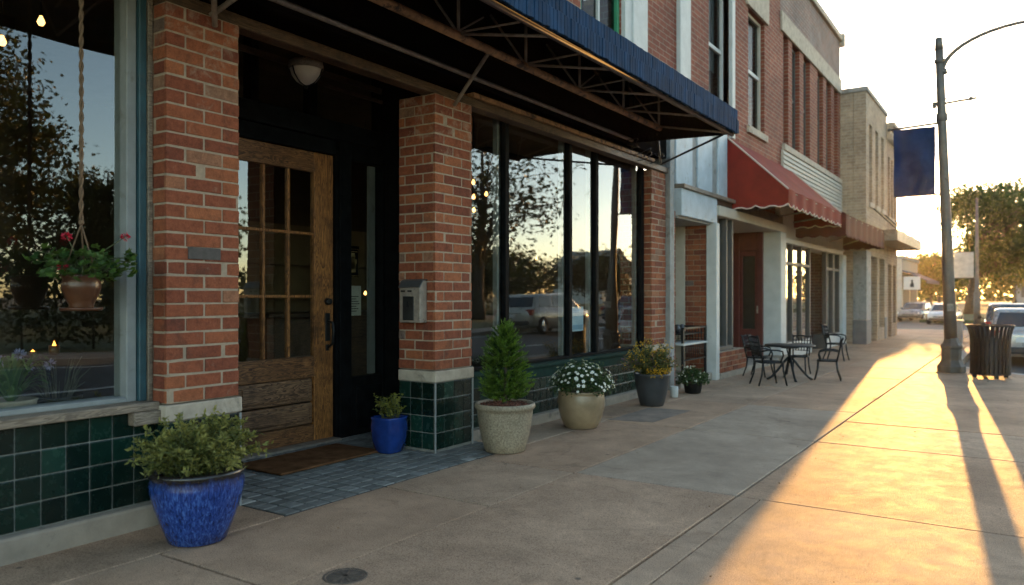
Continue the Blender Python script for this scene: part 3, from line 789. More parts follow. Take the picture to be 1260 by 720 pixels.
# ------------------------------------------------------------------ buff and brown brick buildings at the end of the row
b4 = thing('buff_brick_building', 'buff brick two storey building standing proud of the row', 'building', (-3.4,23,0))
wy = [(21.95,22.45),(22.95,23.45),(23.95,24.45)]
ops = [(a,b,3.7,5.75) for a,b in wy]
u = MB(); wall_with_openings(u, 3.4, 21.5, 25.0, 0, 6.5, ops + [(22.2,23.3,0,2.3),(23.6,24.6,.35,2.3)]); u.box(-9.2,-3.71,21.5,21.8,0,6.5); u.build('wall', M['wb4'], b4)
for a,b in wy: sash_window(b4, 3.4, a, b, 3.7, 5.75, M['cream'], M['sash'], None, reveal=.12, sill=M['stone'])
u = MB(); u.box(-9.2,-3.36,21.46,25.0,6.502,6.62); u.build('coping', M['greyboard'], b4, bevel=.008)
for q in ((21.484,22.2),(24.602,25.0)):
    u = MB(); u.box(-3.72,-3.385,*q,0,.62); u.build('base_panel', M['greypanel'], b4, bevel=.006)
u = MB(); u.box(-3.71,-3.39,21.49,22.19,.63,2.4); u.build('facing_panel', M['greyboard'], b4)
u = MB(); u.box(-3.9,-3.85,22.2,23.3,0,2.3); dd = u.build('shop_door', M['sash'], b4); u = MB(); u.box(-3.845,-3.84,22.4,23.1,.3,2.1); u.build('glass', M['glass'], dd)
u = MB(); u.box(-3.6,-3.56,23.6,24.6,.35,2.3); dd = u.build('shop_window', M['sash'], b4); u = MB(); u.box(-3.555,-3.55,23.68,24.52,.42,2.24); u.build('glass', M['glass'], dd)

b5 = thing('brown_brick_building', 'brown brick building with bracketed cornice at the far street corner', 'building', (-3.4,26.5,0))
wy = [(25.25,25.6),(25.9,26.25),(26.55,26.9)]
u = MB(); wall_with_openings(u, 3.4, 25.002, 27.2, 0, 6.2, [(a,b,3.6,5.4) for a,b in wy] + [(25.3,26.0,0,2.2),(26.3,26.95,.4,2.2)]); u.box(-9.2,-3.71,26.97,27.2,0,6.2); u.build('wall', M['wb5'], b5)
for a,b in wy: sash_window(b5, 3.4, a, b, 3.6, 5.4, M['sash'], M['sash'], None, reveal=.12, sill=M['stone'])
u = MB(); u.box(-9.2,-3.3,25.01,27.3,6.0,6.12); u.box(-9.2,-3.24,25.01,27.36,6.122,6.2); u.box(-9.2,-3.18,25.01,27.4,6.202,6.34)
for i in range(9): u.box(-3.4,-3.26,25.05+i*.25,25.13+i*.25,5.84,5.998)
u.build('cornice', M['stone'], b5, bevel=.006)
u = MB(); u.tube([(-3.7,25.3,6.3),(-3.7,25.3,6.95)], .02, 6); u.tube([(-3.7,25.05,6.75),(-3.7,25.6,6.75)], .014, 6); u.build('aerial', M['blackmetal'], b5)
for a, b, z0 in ((25.3,26.0,.02),(26.3,26.95,.4)):
    u = MB(); u.box(-3.68,-3.64,a,b,z0,2.2); dd = u.build('shop_window', M['sash'], b5); u = MB(); u.box(-3.635,-3.63,a+.08,b-.08,z0+.1,2.1); u.build('glass', M['glass'], dd)

# ------------------------------------------------------------------ awnings
def scallop_strip(mb, p0, p1, ztop, zb, amp, pitch, thick=.012, mat=0, trim=None):
    """hanging valance with a scalloped hem between plan points p0,p1"""
    p0, p1 = Vector((*p0,0)), Vector((*p1,0)); d = p1-p0; Ln = d.length; d.normalize(); nn = Vector((d.y,-d.x,0))
    k = max(4, int(Ln/pitch*8)); top = []; bot = []
    for i in range(k+1):
        x = Ln*i/k; c = p0 + d*x + nn*(.012*math.sin(x*9.0))
        z = zb - amp*abs(math.sin(PI*x/pitch))
        top.append((c, ztop)); bot.append((c, z))
    for side, o in ((0, thick/2), (1, -thick/2)):
        vs = [(c.x+nn.x*o, c.y+nn.y*o, z) for c, z in top] + [(c.x+nn.x*o, c.y+nn.y*o, z) for c, z in bot]
        mb.add(vs, [((i,i+1,k+2+i,k+1+i) if side == 0 else (k+1+i,k+2+i,i+1,i)) for i in range(k)], mat)
    if trim is not None:
        mb.tube([(c.x, c.y, z) for c, z in bot], .012, 5, trim)

def shed_awning(name, label, cat, y0, y1, Lw, zw, Lf, zf, zv, canvas, trimm):
    t = thing(name, label, cat, (-Lw,(y0+y1)/2,zv))
    a = MB(); k = int((y1-y0)/.25); m = 6; vs = []
    for o in (0, -.02):
        for j in range(m+1):
            q = j/m
            for i in range(k+1):
                sag = -.04*math.sin(PI*q)*abs(math.sin(PI*i/8))+RND.uniform(-.004,.004)
                vs.append((-(Lw+(Lf-Lw)*q), y0+(y1-y0)*i/k, zw+(zf-zw)*q+sag+o))
    n = (m+1)*(k+1)
    fs = [(j*(k+1)+i, (j+1)*(k+1)+i, (j+1)*(k+1)+i+1, j*(k+1)+i+1) for j in range(m) for i in range(k)]
    a.add(vs, fs + [tuple(n+i for i in f[::-1]) for f in fs], 0, None, True)
    a.build('canopy', canvas, t)
    v = MB(); scallop_strip(v, (-Lf,y0), (-Lf,y1), zf, zv+.05, .05, .28, trim=1); v.build('valance', [canvas, trimm], t)
    for yy in (y0, y1):
        s = MB(); k2 = 14; top = []; bot = []
        for i in range(k2+1):
            q = i/k2; x = -(Lw+(Lf-Lw)*q)
            top.append((x, yy, zw+(zf-zw)*q - .005)); bot.append((x, yy, zv+.05-.045*abs(math.sin(PI*q*4))))
        s.add(top+bot, [(i,k2+1+i,k2+2+i,i+1) for i in range(k2)])
        s.add([(p[0],p[1]+.012,p[2]) for p in top+bot], [(i+1,k2+2+i,k2+1+i,i) for i in range(k2)])
        s.tube(bot, .012, 5, 1); s.tube([(p[0],p[1],p[2]+.01) for p in top], .014, 5, 1)
        s.build('end_panel', [canvas, trimm], t)
    f = MB(); f.tube([(-Lf-.02,y0+.05,zf-.03),(-Lf-.02,y1-.05,zf-.03)], .018, 6)
    for i in range(4):
        yy = y0+.06+(y1-y0-.12)*i/3
        f.tube([(-Lw+.02,yy,zv+.12),(-Lf-.02,yy,zf-.04)], .016, 6); f.tube([(-Lw+.02,yy,zw-.08),(-Lf-.02,yy,zf-.04)], .014, 6)
    f.build('frame', M['steel'], t)
    return t
shed_awning('shop_awning', 'bright red canvas awning with pale scalloped trim over the bistro tables', 'awning', 12.08, 16.15, 3.98, 3.80, 3.0, 2.87, 2.60, M['redcanvas'], M['trim'])
shed_awning('shop_awning', 'dull maroon awning between the red awning and the flat canopy', 'awning', 16.3, 21.2, 3.92, 3.35, 2.95, 2.86, 2.42, M['maroon'], M['maroon'])
t = thing('flat_canopy', 'flat brown canopy along the buff and brown brick buildings', 'canopy', (-3.4,24.6,2.7))
u = MB(); u.box(-3.39,-2.72,21.7,27.1,2.72,2.80); u.box(-2.735,-2.70,21.69,27.11,2.66,2.94); u.box(-3.39,-2.74,21.69,21.72,2.66,2.94); u.box(-3.39,-2.74,27.08,27.11,2.66,2.94); u.build('deck', M['sillwood'], t)
for y in (22.4,24.4,26.4):
    u = MB(); u.tube([(-3.39,y,3.6),(-2.74,y,2.92)], .016, 6); u.build('tie_rod', M['blackmetal'], t)

# big blue awning over the cafe
aw = thing('cafe_awning', 'long navy blue ribbed awning with rusty pipe frame over the cafe front', 'awning', (-3.95,3.5,3.0))
Y0, Y1, LF = -2.4, 8.48, 2.65
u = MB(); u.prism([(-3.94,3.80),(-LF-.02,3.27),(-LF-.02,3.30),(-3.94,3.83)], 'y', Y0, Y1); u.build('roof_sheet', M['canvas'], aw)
u = MB(); y = Y0
while y < Y1-.001:
    w_ = min(.048, Y1-y)
    d = RND.uniform(0,.004); zz = 3.17+RND.uniform(-.003,.003)
    u.box(-LF-.012, -LF+.002+d, y+.002, y+w_-.001, zz, 3.300+RND.uniform(-.003,.003), 0, RND.random())
    u.box(-LF-.012, -LF+.014+RND.uniform(0,.006), y+.001, y+w_-.002, 3.035+RND.uniform(-.005,.005), zz+.012, 0, RND.random())
    y += w_
u.build('valance', M['blue'], aw, bevel=.003)
u = MB(); x = -LF
while x > -3.93:
    zt = 3.29+(-x-LF)*.41
    u.box(x-.06, x-.002, Y1-.012, Y1+RND.uniform(.002,.008), 3.04+max(0,(-x-LF))*.03, zt, 0, RND.random()); x -= .062
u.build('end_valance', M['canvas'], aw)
u = MB(); u.tube([(-LF-.05,Y0,3.03),(-LF-.05,Y1-.02,3.03)], .022, 8); u.tube([(-LF-.06,Y0,3.095),(-LF-.06,Y1-.02,3.095)], .012, 6); u.build('front_rail', M['railred'], aw)
u = MB(); u.tube([(-3.55,Y0,3.20),(-3.55,2.4,3.205),(-3.55,Y1-.03,3.20)], .034, 10); u.build('centre_pipe', M['rust'], aw)
u = MB(); u.tube([(-3.1,Y0,3.42),(-3.1,Y1-.03,3.42)], .016, 6); u.tube([(-3.9,Y0,3.1),(-3.9,Y1-.03,3.1)], .02, 6); u.build('purlin', M['steel'], aw)
ysx = [-.2,.78,1.75,2.68,3.64,4.61,5.55,6.5,7.47,8.42]
u = MB()
for i, y in enumerate(ysx):
    u.tube([(-3.55,y,3.21),(-3.55,y,3.62)], .013, 6)
    u.tube([(-3.55,y,3.22),(-LF-.06,y,3.045)], .012, 6)
    u.tube([(-3.55,y,3.60),(-LF-.06,y,3.24)], .011, 6)
    u.tube([(-3.92,y,3.72),(-3.55,y,3.22)], .011, 6)
    if i < len(ysx)-1:
        u.tube([(-3.55,y,3.23),(-3.1,y+.5,3.40),(-LF-.06,ysx[i+1],3.06)], .009, 6)
        if i % 2: u.tube([(-3.55,y,3.24),(-3.55,y+.32,3.44)], .008, 5)
u.build('truss_bars', M['steel'], aw)
for p_, q_ in (((-3.88,4.98,2.80),(-3.56,5.02,3.19)),((-3.88,2.75,2.80),(-3.56,2.5,3.19)),((-3.88,2.72,2.85),(-3.3,3.05,3.3))):
    u = MB(); u.tube([p_,q_], .016, 8); u.build('wall_brace', M['steel'], aw)
u = MB(); u.tube([(-3.93,9.38,2.95),(-2.80,8.44,3.04)], .013, 6); u.tube([(-3.93,9.38,2.95),(-3.58,8.44,3.14)], .011, 6); u.tube([(-3.93,9.38,2.95),(-3.93,9.30,3.3)], .013, 6); u.build('tension_rod', M['blackmetal'], aw)
u = MB(); pts = []
for i in range(40):
    q = i/39; pts.append((-3.9+.10*math.sin(q*17), 8.3+q*1.05, 3.02-.14*math.sin(q*PI)*math.cos(q*9)**2))
u.tube(pts, .006, 5); u.tube([(p[0]+.04,p[1]-.1,p[2]+.03+.05*math.sin(i*.5)) for i,p in enumerate(pts)], .005, 5); u.build('loose_cable', M['blackmetal'], aw)
# ------------------------------------------------------------------ small things at the entrance
t = thing('ceiling_lamp', 'frosted glass bowl lamp with dark bands hanging above the wooden door', 'lamp', (-4.6,4.06,2.86))
c0 = (-4.6,4.06,0)
u = MB(); u.lathe([(0,2.865),(.03,2.868),(.075,2.895),(.108,2.94),(.122,2.99)], c0, 28); u.build('glass_bowl', pm('frosted_glass', (.62,.56,.46), .35, var=.08), t)
u = MB(); u.lathe([(.120,2.985),(.130,2.99),(.132,3.02),(.126,3.045),(.05,3.07),(.02,3.08),(.02,3.40)], c0, 28); u.build('rim', M['sillwood'], t)
u = MB()
for k in range(3):
    a = k*2*PI/3+.5
    u.tube([(c0[0]+r*math.cos(a), c0[1]+r*math.sin(a), z) for r, z in ((.0,2.858),(.06,2.878),(.11,2.935),(.128,2.99))], .006, 6)
u.sphere((c0[0],c0[1],2.852), .016); u.build('band', M['blackmetal'], t)

t = thing('mailbox', 'grey steel wall mailbox on the dark side of the brick pillar', 'mailbox', (-4.09,4.75,1.03))
u = MB(); u.prism([(4.752,1.035),(4.665,1.035),(4.665,1.33),(4.70,1.372),(4.752,1.372)], 'x', -4.19, -3.975); u.build('case', M['steel'], t, bevel=.006, seg=2)
u = MB(); u.prism([(4.655,1.318),(4.662,1.312),(4.70,1.366),(4.752,1.376),(4.752,1.384),(4.695,1.374)], 'x', -4.196, -3.969); u.build('lid', pm('mail_lid', (.13,.13,.128), .45, .7, var=.2), t, bevel=.003)
u = MB(); u.box(-4.15,-4.035,4.657,4.664,1.055,1.245); u.build('door_plate', pm('dark_plate', (.035,.033,.03), .5, .5, var=.3), t, bevel=.003)
for q in ((-4.17,-4.13),(-4.10,-4.06)):
    u = MB(); u.box(*q,4.659,4.664,1.28,1.294); u.build('slot', M['blackmetal'], t)
u = MB(); u.box(-4.105,-4.085,4.652,4.658,1.16,1.205); u.build('latch', M['blackmetal'], t)

u = MB(); vs = []; 
u.box(-4.80,-4.28,3.56,4.56,.004,.020); o = tag(u.build('doormat', pm('coir_mat', (.125,.058,.027), .98, var=.35, scale=9, fine=150, bstr=.4, bdist=.003, spec=.0), None, bevel=.006), 'worn brown coir doormat on the grey pavers before the wooden door', 'doormat')
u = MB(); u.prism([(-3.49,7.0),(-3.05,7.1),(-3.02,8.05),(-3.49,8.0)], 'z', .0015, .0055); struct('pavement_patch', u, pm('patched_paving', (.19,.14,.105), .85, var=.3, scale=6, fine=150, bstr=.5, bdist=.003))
t = thing('utility_cover', 'small round iron utility cover set in the near sidewalk', 'utility cover', (-2.52,2.45,0))
u = MB(); u.lathe([(.100,-.02),(.100,.004),(.092,.006),(.088,.003)], (-2.52,2.45,0), 36); u.lathe([(.086,.002),(.0,.003)], (-2.52,2.45,0), 36)
u.build('ring', pm('cast_iron', (.10,.07,.05), .8, .0, var=.3, scale=30), t)
u = MB()
for k in range(6):
    a = k*PI/6
    u.obox(Matrix.Translation((-2.52,2.45,.004)) @ Matrix.Rotation(a,4,'Z'), .15, .008, .005)
u.build('ribs', MATS['cast_iron'], t)

# notices taped inside the sidelight
t = thing('window_notice', 'small black notice with gold lettering behind the dark sidelight', 'notice', (-5.068,5.0,1.5))
u = MB(); u.box(-5.072,-5.066,4.955,5.095,1.42,1.70); u.build('board', M['black'], t)
u = MB()
for i in range(8):
    a = RND.uniform(.0,.02); u.box(-5.066,-5.0645,4.972+a,5.078-RND.uniform(0,.04),1.645-i*.026,1.653-i*.018)
for z in (1.43,1.672): u.box(-5.066,-5.0645,4.962,5.088,z-.002,z+.002)
for y in (4.962,5.085): u.box(-5.066,-5.0645,y,y+.003,1.43,1.672)
u.build('lettering', pm('gold_lettering', (.30,.2,.09), .6), t)
t = thing('window_notice', 'white paper notice below the black notice in the sidelight', 'notice', (-5.068,5.0,1.1))
u = MB(); u.box(-5.07,-5.066,4.97,5.12,1.07,1.34); u.build('paper', pm('notice_paper', (.62,.58,.48), .8), t)
u = MB()
for i in range(7): u.box(-5.066,-5.0648,4.985,5.105-RND.uniform(0,.05),1.24-i*.022,1.246-i*.022)
u.build('lettering', M['black'], t)
t = thing('window_poster', 'pale blue poster behind the narrow cafe window pane', 'poster', (-4.115,7.5,.9))
u = MB(); u.box(-4.118,-4.113,7.36,7.62,.86,1.13); u.build('sheet', pm('poster_paper', (.40,.52,.62), .7, var=.2, scale=5), t)
u = MB(); u.box(-4.113,-4.1118,7.38,7.60,.88,.93); u.box(-4.113,-4.1118,7.38,7.52,1.06,1.10); u.build('print', pm('poster_ink', (.2,.33,.45), .7), t)

# ------------------------------------------------------------------ foliage
def leaves_np(mb, C, L, W, rng, tint, upbias=.4, drop=0):
    n = len(C)
    d = rng.normal(size=(n,3)); d[:,2] = d[:,2]*.6 + drop; d /= np.linalg.norm(d,axis=1)[:,None]
    nn = rng.normal(size=(n,3)); nn[:,2] += upbias*2; s = np.cross(d, nn); s /= (np.linalg.norm(s,axis=1)[:,None]+1e-9)
    l = L*rng.uniform(.65,1.3,n)[:,None]; w = W*rng.uniform(.7,1.25,n)[:,None]
    up = np.cross(s,d)
    a = C - d*l/2; b = C + s*w/2 + up*w*.18; c = C + d*l/2; e = C - s*w/2 + up*w*.18
    V = np.stack([a,b,c,e],1).reshape(-1,3)
    b0 = len(mb.v); mb.v.extend(map(tuple, V.tolist()))
    mb.f.extend([(b0+4*i,b0+4*i+1,b0+4*i+2,b0+4*i+3) for i in range(n)])
    mb.m.extend([0]*n); mb.t.extend(np.clip(tint,0,1).tolist()); mb.sm.extend([False]*n)

def planter(name, label, loc, prof, potmat, soil_z, soil_r, soilmat='soil', n=40, sq=0):
    t = thing(name, label, 'potted plant', loc)
    u = MB(); u.lathe(prof, loc, n, sq=sq); u.build('pot', potmat, t)
    u = MB(); u.lathe([(soil_r,soil_z),(soil_r*.6,soil_z+.012),(0,soil_z+.02)], loc, 24, wob=.02); u.build('soil', M[soilmat], t)
    return t
def V3(*a): return Vector(a)

# (a) big cobalt pot by the near pillar
loc = V3(-3.53,2.40,.002)
pot = planter('potted_shrub', 'twiggy green shrub in the largest coblt blue glazed pot by the near pillar'.replace('coblt','cobalt'), loc,
    [(0,.0),(.125,0),(.14,.006),(.172,.09),(.205,.18),(.226,.26),(.229,.30),(.222,.325),(.224,.335),(.234,.345),(.236,.362),(.226,.372),(.208,.366),(.204,.30),(.0,.30)],
    m_glaze('cobalt_glaze', (.006,.012,.055), (.012,.038,.19), (.05,.12,.36)), .325, .206)
rng = np.random.default_rng(3)
st = MB(); lf = MB()
for k in range(210):
    a = RND.uniform(0,2*PI); r0 = RND.uniform(0,.15); out = RND.uniform(.04,.27); H = RND.uniform(.10,.34)*(1-.45*(out/.27)**2)
    p0 = loc + V3(r0*math.cos(a), r0*math.sin(a), .32)
    a2 = a+RND.uniform(-.6,.6)
    p2 = loc + V3((r0*.7+out)*math.cos(a2), (r0*.7+out)*math.sin(a2), .32+H)
    p1 = (p0+p2)/2 + V3(RND.uniform(-.02,.02),RND.uniform(-.02,.02),.05)
    pts = [p0,(p0+p1)/2+V3(0,0,.01),p1,(p1+p2)/2+V3(0,0,.008),p2]
    st.tube(pts,[.003,.0026,.002,.0016,.001],4)
    base = RND.uniform(.1,.8)
    for q in range(46):
        s = RND.uniform(.15,1.03); i = min(3,int(s*4)); f = s*4-i
        p = pts[i].lerp(pts[i+1], f) if i<4 else pts[4]
        d = V3(RND.gauss(0,1),RND.gauss(0,1),RND.gauss(.5,.7)); d.normalize()
        lf.leaf(p+d*.004, d, RND.uniform(.018,.036), RND.uniform(.009,.016), tint=min(1,max(0,base+RND.gauss(0,.15)+(.2 if s>.85 else 0))))
st.build('stems', M['stem'], pot); lf.build('foliage', m_leaf('thyme_leaf', (.045,.062,.010), (.31,.29,.085), .35), pot, uv=False)

# (b) small blue pot in the entry
loc = V3(-4.24,4.60,.002)
pot = planter('potted_shrub', 'small yellow green shrub in a small square blue pot beside the entrance', loc,
    [(0,0),(.085,0),(.095,.01),(.12,.10),(.13,.20),(.124,.26),(.130,.272),(.128,.285),(.112,.282),(.108,.24),(0,.24)],
    pm('royal_blue_glaze', (.010,.035,.17), .18, var=.3, scale=8, fine=30, bstr=.08), .255, .11, sq=.35)
st = MB(); lf = MB()
for k in range(34):
    a = RND.uniform(0,2*PI); out = RND.uniform(.0,.15); H = RND.uniform(.08,.22)
    p0 = loc + V3(RND.uniform(-.06,.06), RND.uniform(-.06,.06), .25); p2 = p0 + V3(out*math.cos(a), out*math.sin(a), H)
    p1 = (p0+p2)/2+V3(0,0,.03); st.tube([p0,p1,p2],[.003,.002,.001],4); b_ = RND.random()
    for q in range(22):
        s = RND.uniform(.15,1.0); p = p0.lerp(p1,s*2) if s<.5 else p1.lerp(p2,s*2-1)
        lf.leaf(p, V3(RND.gauss(0,1),RND.gauss(0,1),RND.gauss(.4,.6)), RND.uniform(.018,.034), RND.uniform(.009,.015), tint=min(1,max(0,b_*.7+RND.gauss(.15,.15))))
st.build('stems', M['stem'], pot); lf.build('foliage', m_leaf('privet_leaf', (.06,.075,.012), (.32,.29,.05), .35), pot, uv=False)

# (c) conifer in the speckled stone pot
loc = V3(-3.50,5.16,.002)
def m_speck(name, a, b):
    m, nt, out = nodes(name); tc = N(nt,'ShaderNodeTexCoord').outputs['Object']
    c = ramp(nt, noise(nt,tc,70,4,.7), [(.32,vary(a,.55)),(.5,a),(.68,b)])
    c = mixc(nt,1.0,c,ramp(nt,noise(nt,tc,5,5,.6),[(.3,(.72,.7,.66)),(.7,(1.15,1.14,1.1))]),'MULTIPLY')
    principled(nt,out,c,.55,0,noise(nt,tc,90,5,.7),.35,.004,.4); return m
pot = planter('potted_conifer', 'bright green cone shaped conifer in a speckled grey stone pot', loc,
    [(0,0),(.155,0),(.165,.008),(.19,.10),(.214,.22),(.226,.31),(.228,.335),(.236,.34),(.244,.355),(.244,.375),(.236,.388),(.222,.385),(.214,.36),(.212,.33),(0,.33)],
    m_speck('speckled_stoneware', (.27,.215,.15), (.36,.30,.22)), .352, .212)
st = MB(); lf = MB()
st.tube([loc+V3(0,0,.34), loc+V3(.005,0,.6), loc+V3(0,.004,1.0)], [.018,.011,.003], 8)
ch = MB()
for k in range(420):
    a = RND.uniform(0,2*PI); r = .2*math.sqrt(RND.random()); p = loc+V3(r*math.cos(a), r*math.sin(a), .366+RND.uniform(0,.012))
    ch.obox(Matrix.Translation(p) @ Matrix.Rotation(RND.uniform(0,6),4,'Z') @ Matrix.Rotation(RND.uniform(-.5,.5),4,'X'), RND.uniform(.012,.022), RND.uniform(.008,.016), .006, 0, RND.random())
ch.build('bark_chips', pm('bark_chip', (.13,.042,.022), .9, var=.3, scale=30, tintvar=.6), pot)
for k in range(560):
    u_ = RND.random()**1.25; z = .43+u_*.58
    R_ = .20*(1-u_)**.44*(.80 if u_<.08 else 1)+.012
    a = RND.uniform(0,2*PI); R_ *= RND.uniform(.66,1.16)*(1+.13*math.sin(3*a+z*11)+.08*math.sin(5*a-z*23))
    base = loc+V3(0,0,z-.06); tip = loc+V3(R_*math.cos(a), R_*math.sin(a), z+RND.uniform(-.01,.04))
    bt = RND.uniform(.1,.8)
    ax = (tip-base); L_ = ax.length; ax.normalize()
    side = ax.cross(V3(0,0,1)).normalized()
    for q in range(20):
        s = RND.uniform(.45,1.02); p = base + ax*L_*s
        d = (ax*.8 + side*RND.gauss(0,.65) + V3(0,0,RND.gauss(.45,.35)))
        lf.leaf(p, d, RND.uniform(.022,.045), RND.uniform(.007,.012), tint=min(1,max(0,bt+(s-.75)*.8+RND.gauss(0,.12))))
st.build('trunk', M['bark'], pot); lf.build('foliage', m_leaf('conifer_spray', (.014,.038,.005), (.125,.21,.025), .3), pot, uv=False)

# (d) white flowers in the tan pot
loc = V3(-3.52,6.48,.002)
pot = planter('potted_flowers', 'dome of small white flowers over dark leaves in a rounded tan pot', loc,
    [(0,0),(.145,0),(.155,.008),(.195,.09),(.222,.19),(.226,.26),(.216,.315),(.214,.325),(.224,.335),(.224,.348),(.212,.352),(.2,.345),(.198,.30),(0,.30)],
    pm('tan_glaze', (.25,.175,.10), .32, var=.25, scale=6, fine=40, bstr=.1), .325, .2)
lf = MB(); fl = MB(); st = MB()
for k in range(2600):
    th = RND.uniform(0,2*PI); ph = math.acos(RND.uniform(-.12,1)); rr = RND.uniform(.55,1.0)
    p = loc+V3(.30*rr*math.sin(ph)*math.cos(th), .30*rr*math.sin(ph)*math.sin(th), .37+.24*rr*math.cos(ph)+.02*math.sin(th*5)+RND.choice([0,0,0,.04,-.03]))
    lf.leaf(p, V3(RND.gauss(0,1),RND.gauss(0,1),RND.gauss(.2,.6)), RND.uniform(.02,.04), RND.uniform(.012,.02), tint=RND.random())
for k in range(40):
    th = RND.uniform(0,2*PI); st.tube([loc+V3(.1*math.cos(th),.1*math.sin(th),.32), loc+V3(.24*math.cos(th),.24*math.sin(th),.42)], [.003,.002], 4)
for k in range(125):
    th = RND.uniform(0,2*PI); ph = math.acos(RND.uniform(-.05,1)); rr = RND.uniform(.96,1.1)
    nrm = V3(math.sin(ph)*math.cos(th), math.sin(ph)*math.sin(th), math.cos(ph)*.9+.25).normalized()
    p = loc+V3(.30*rr*math.sin(ph)*math.cos(th), .30*rr*math.sin(ph)*math.sin(th), .375+.245*rr*math.cos(ph)+.02*math.sin(th*5))
    a1 = nrm.orthogonal().normalized(); a2 = nrm.cross(a1); s0 = RND.uniform(.010,.0175)
    for q in range(5):
        an = q*2*PI/5+RND.random()*.3; fl.leaf(p, a1*math.cos(an)+a2*math.sin(an)+nrm*.25, s0*1.35, s0*1.2, nrm=nrm, mat=0, fold=.1)
    fl.sphere(p+nrm*.003, .0035, 6, 4, 1)
st.build('stems', M['stem'], pot)
lf.build('foliage', m_leaf('dark_leaf', (.012,.03,.008), (.06,.10,.025), .25), pot, uv=False)
fl.build('blossoms', [m_leaf('white_petal', (.75,.75,.70), (.8,.8,.76), .25), pm('flower_eye', (.5,.35,.05), .7)], pot, uv=False)

# (e) charcoal pot with mixed flowers
loc = V3(-3.55,8.22,.002)
pot = planter('potted_flowers', 'mixed yellow and purple flowers in a charcoal grey planter', loc,
    [(0,0),(.125,0),(.135,.008),(.165,.12),(.19,.25),(.198,.335),(.206,.345),(.206,.362),(.194,.366),(.184,.35),(.182,.31),(0,.31)],
    pm('charcoal_pot', (.035,.036,.038), .4, var=.25, scale=8), .335, .184)
lf = MB(); fl = MB(); st = MB()
for k in range(90):
    a = RND.uniform(0,2*PI); out = RND.uniform(.02,.25); H = RND.uniform(.1,.42)*(1-.45*(out/.25)**2)
    p0 = loc+V3(.12*math.cos(a)*RND.random(), .12*math.sin(a)*RND.random(), .33); p2 = p0+V3(out*math.cos(a), out*math.sin(a), H); p1 = (p0+p2)/2+V3(0,0,.04)
    st.tube([p0,p1,p2],[.003,.0025,.0015],4)
    for q in range(26):
        s = RND.uniform(.2,1); p = p0.lerp(p1,s*2) if s<.5 else p1.lerp(p2,s*2-1)
        lf.leaf(p, V3(RND.gauss(0,1),RND.gauss(0,1),RND.gauss(.3,.6)), RND.uniform(.025,.05), RND.uniform(.012,.022), tint=min(1,max(0,RND.gauss(.4,.25))))
    kind = 0 if (H > .22 and RND.random()<.75) or RND.random()<.35 else (1 if RND.random()<.45 else 2)
    for q in range(9 if kind==0 else 8):
        p = p2+V3(RND.gauss(0,.02),RND.gauss(0,.02),RND.gauss(0,.025))
        fl.leaf(p, V3(RND.gauss(0,1),RND.gauss(0,1),RND.gauss(.6,.5)), RND.uniform(.016,.020), RND.uniform(.012,.02), mat=kind)
for k in range(26):
    a = RND.uniform(-1.6,1.4); p = loc+V3(.2*math.cos(a), .2*math.sin(a), .37+RND.uniform(-.05,.05))
    for q in range(7): fl.leaf(p+V3(RND.gauss(0,.014),RND.gauss(0,.014),RND.gauss(0,.014)), V3(RND.gauss(0,1),RND.gauss(0,1),RND.gauss(.5,.5)), .022, .018, mat=0)
st.build('stems', M['stem'], pot)
lf.build('foliage', m_leaf('mixed_leaf', (.035,.045,.012), (.16,.16,.045), .3), pot, uv=False)
fl.build('blossoms', [m_leaf('yellow_petal', (.55,.30,.015), (.6,.36,.03), .3), m_leaf('purple_petal', (.10,.035,.10), (.16,.07,.15), .3), m_leaf('rust_petal', (.20,.09,.04), (.25,.13,.06), .3)], pot, uv=False)

# (f) small white pot and low trailing plant beyond
loc = V3(-3.60,9.02,.002)
t = thing('white_pot', 'small empty white cylinder pot between charcoal planter and trailing plant', 'flower pot', loc)
u = MB(); u.lathe([(0,0),(.042,0),(.046,.005),(.05,.13),(.047,.134),(.043,.13),(.04,.02),(0,.02)], loc, 24); u.build('pot', M['whitepaint'], t)
u = MB(); u.lathe([(.043,.105),(0,.11)], loc, 16); u.build('soil', M['soil'], t)
loc = V3(-3.56,9.55,.002)
pot = planter('potted_flowers', 'low trailing plant with tiny white flowers in a short dark pot', loc,
    [(0,0),(.09,0),(.10,.01),(.12,.12),(.128,.13),(.118,.14),(.11,.11),(0,.11)], M['blackmetal'], .125, .112)
lf = MB(); fl = MB()
for k in range(1100):
    th = RND.uniform(0,2*PI); ph = math.acos(RND.uniform(-.35,1)); rr = RND.uniform(.5,1.0)
    p = loc+V3(.21*rr*math.sin(ph)*math.cos(th), .21*rr*math.sin(ph)*math.sin(th), .17+.16*rr*math.cos(ph))
    lf.leaf(p, V3(RND.gauss(0,1),RND.gauss(0,1),RND.gauss(0,.7)), RND.uniform(.025,.05), RND.uniform(.014,.024), tint=RND.random())
for k in range(26):
    th = RND.uniform(0,2*PI); ph = math.acos(RND.uniform(-.2,1)); p = loc+V3(.215*math.sin(ph)*math.cos(th), .215*math.sin(ph)*math.sin(th), .175+.165*math.cos(ph))
    for q in range(4): fl.leaf(p, V3(RND.gauss(0,1),RND.gauss(0,1),RND.gauss(.3,.6)), .016, .013)
lf.build('foliage', MATS['dark_leaf'], pot, uv=False); fl.build('blossoms', MATS['white_petal'], pot, uv=False)

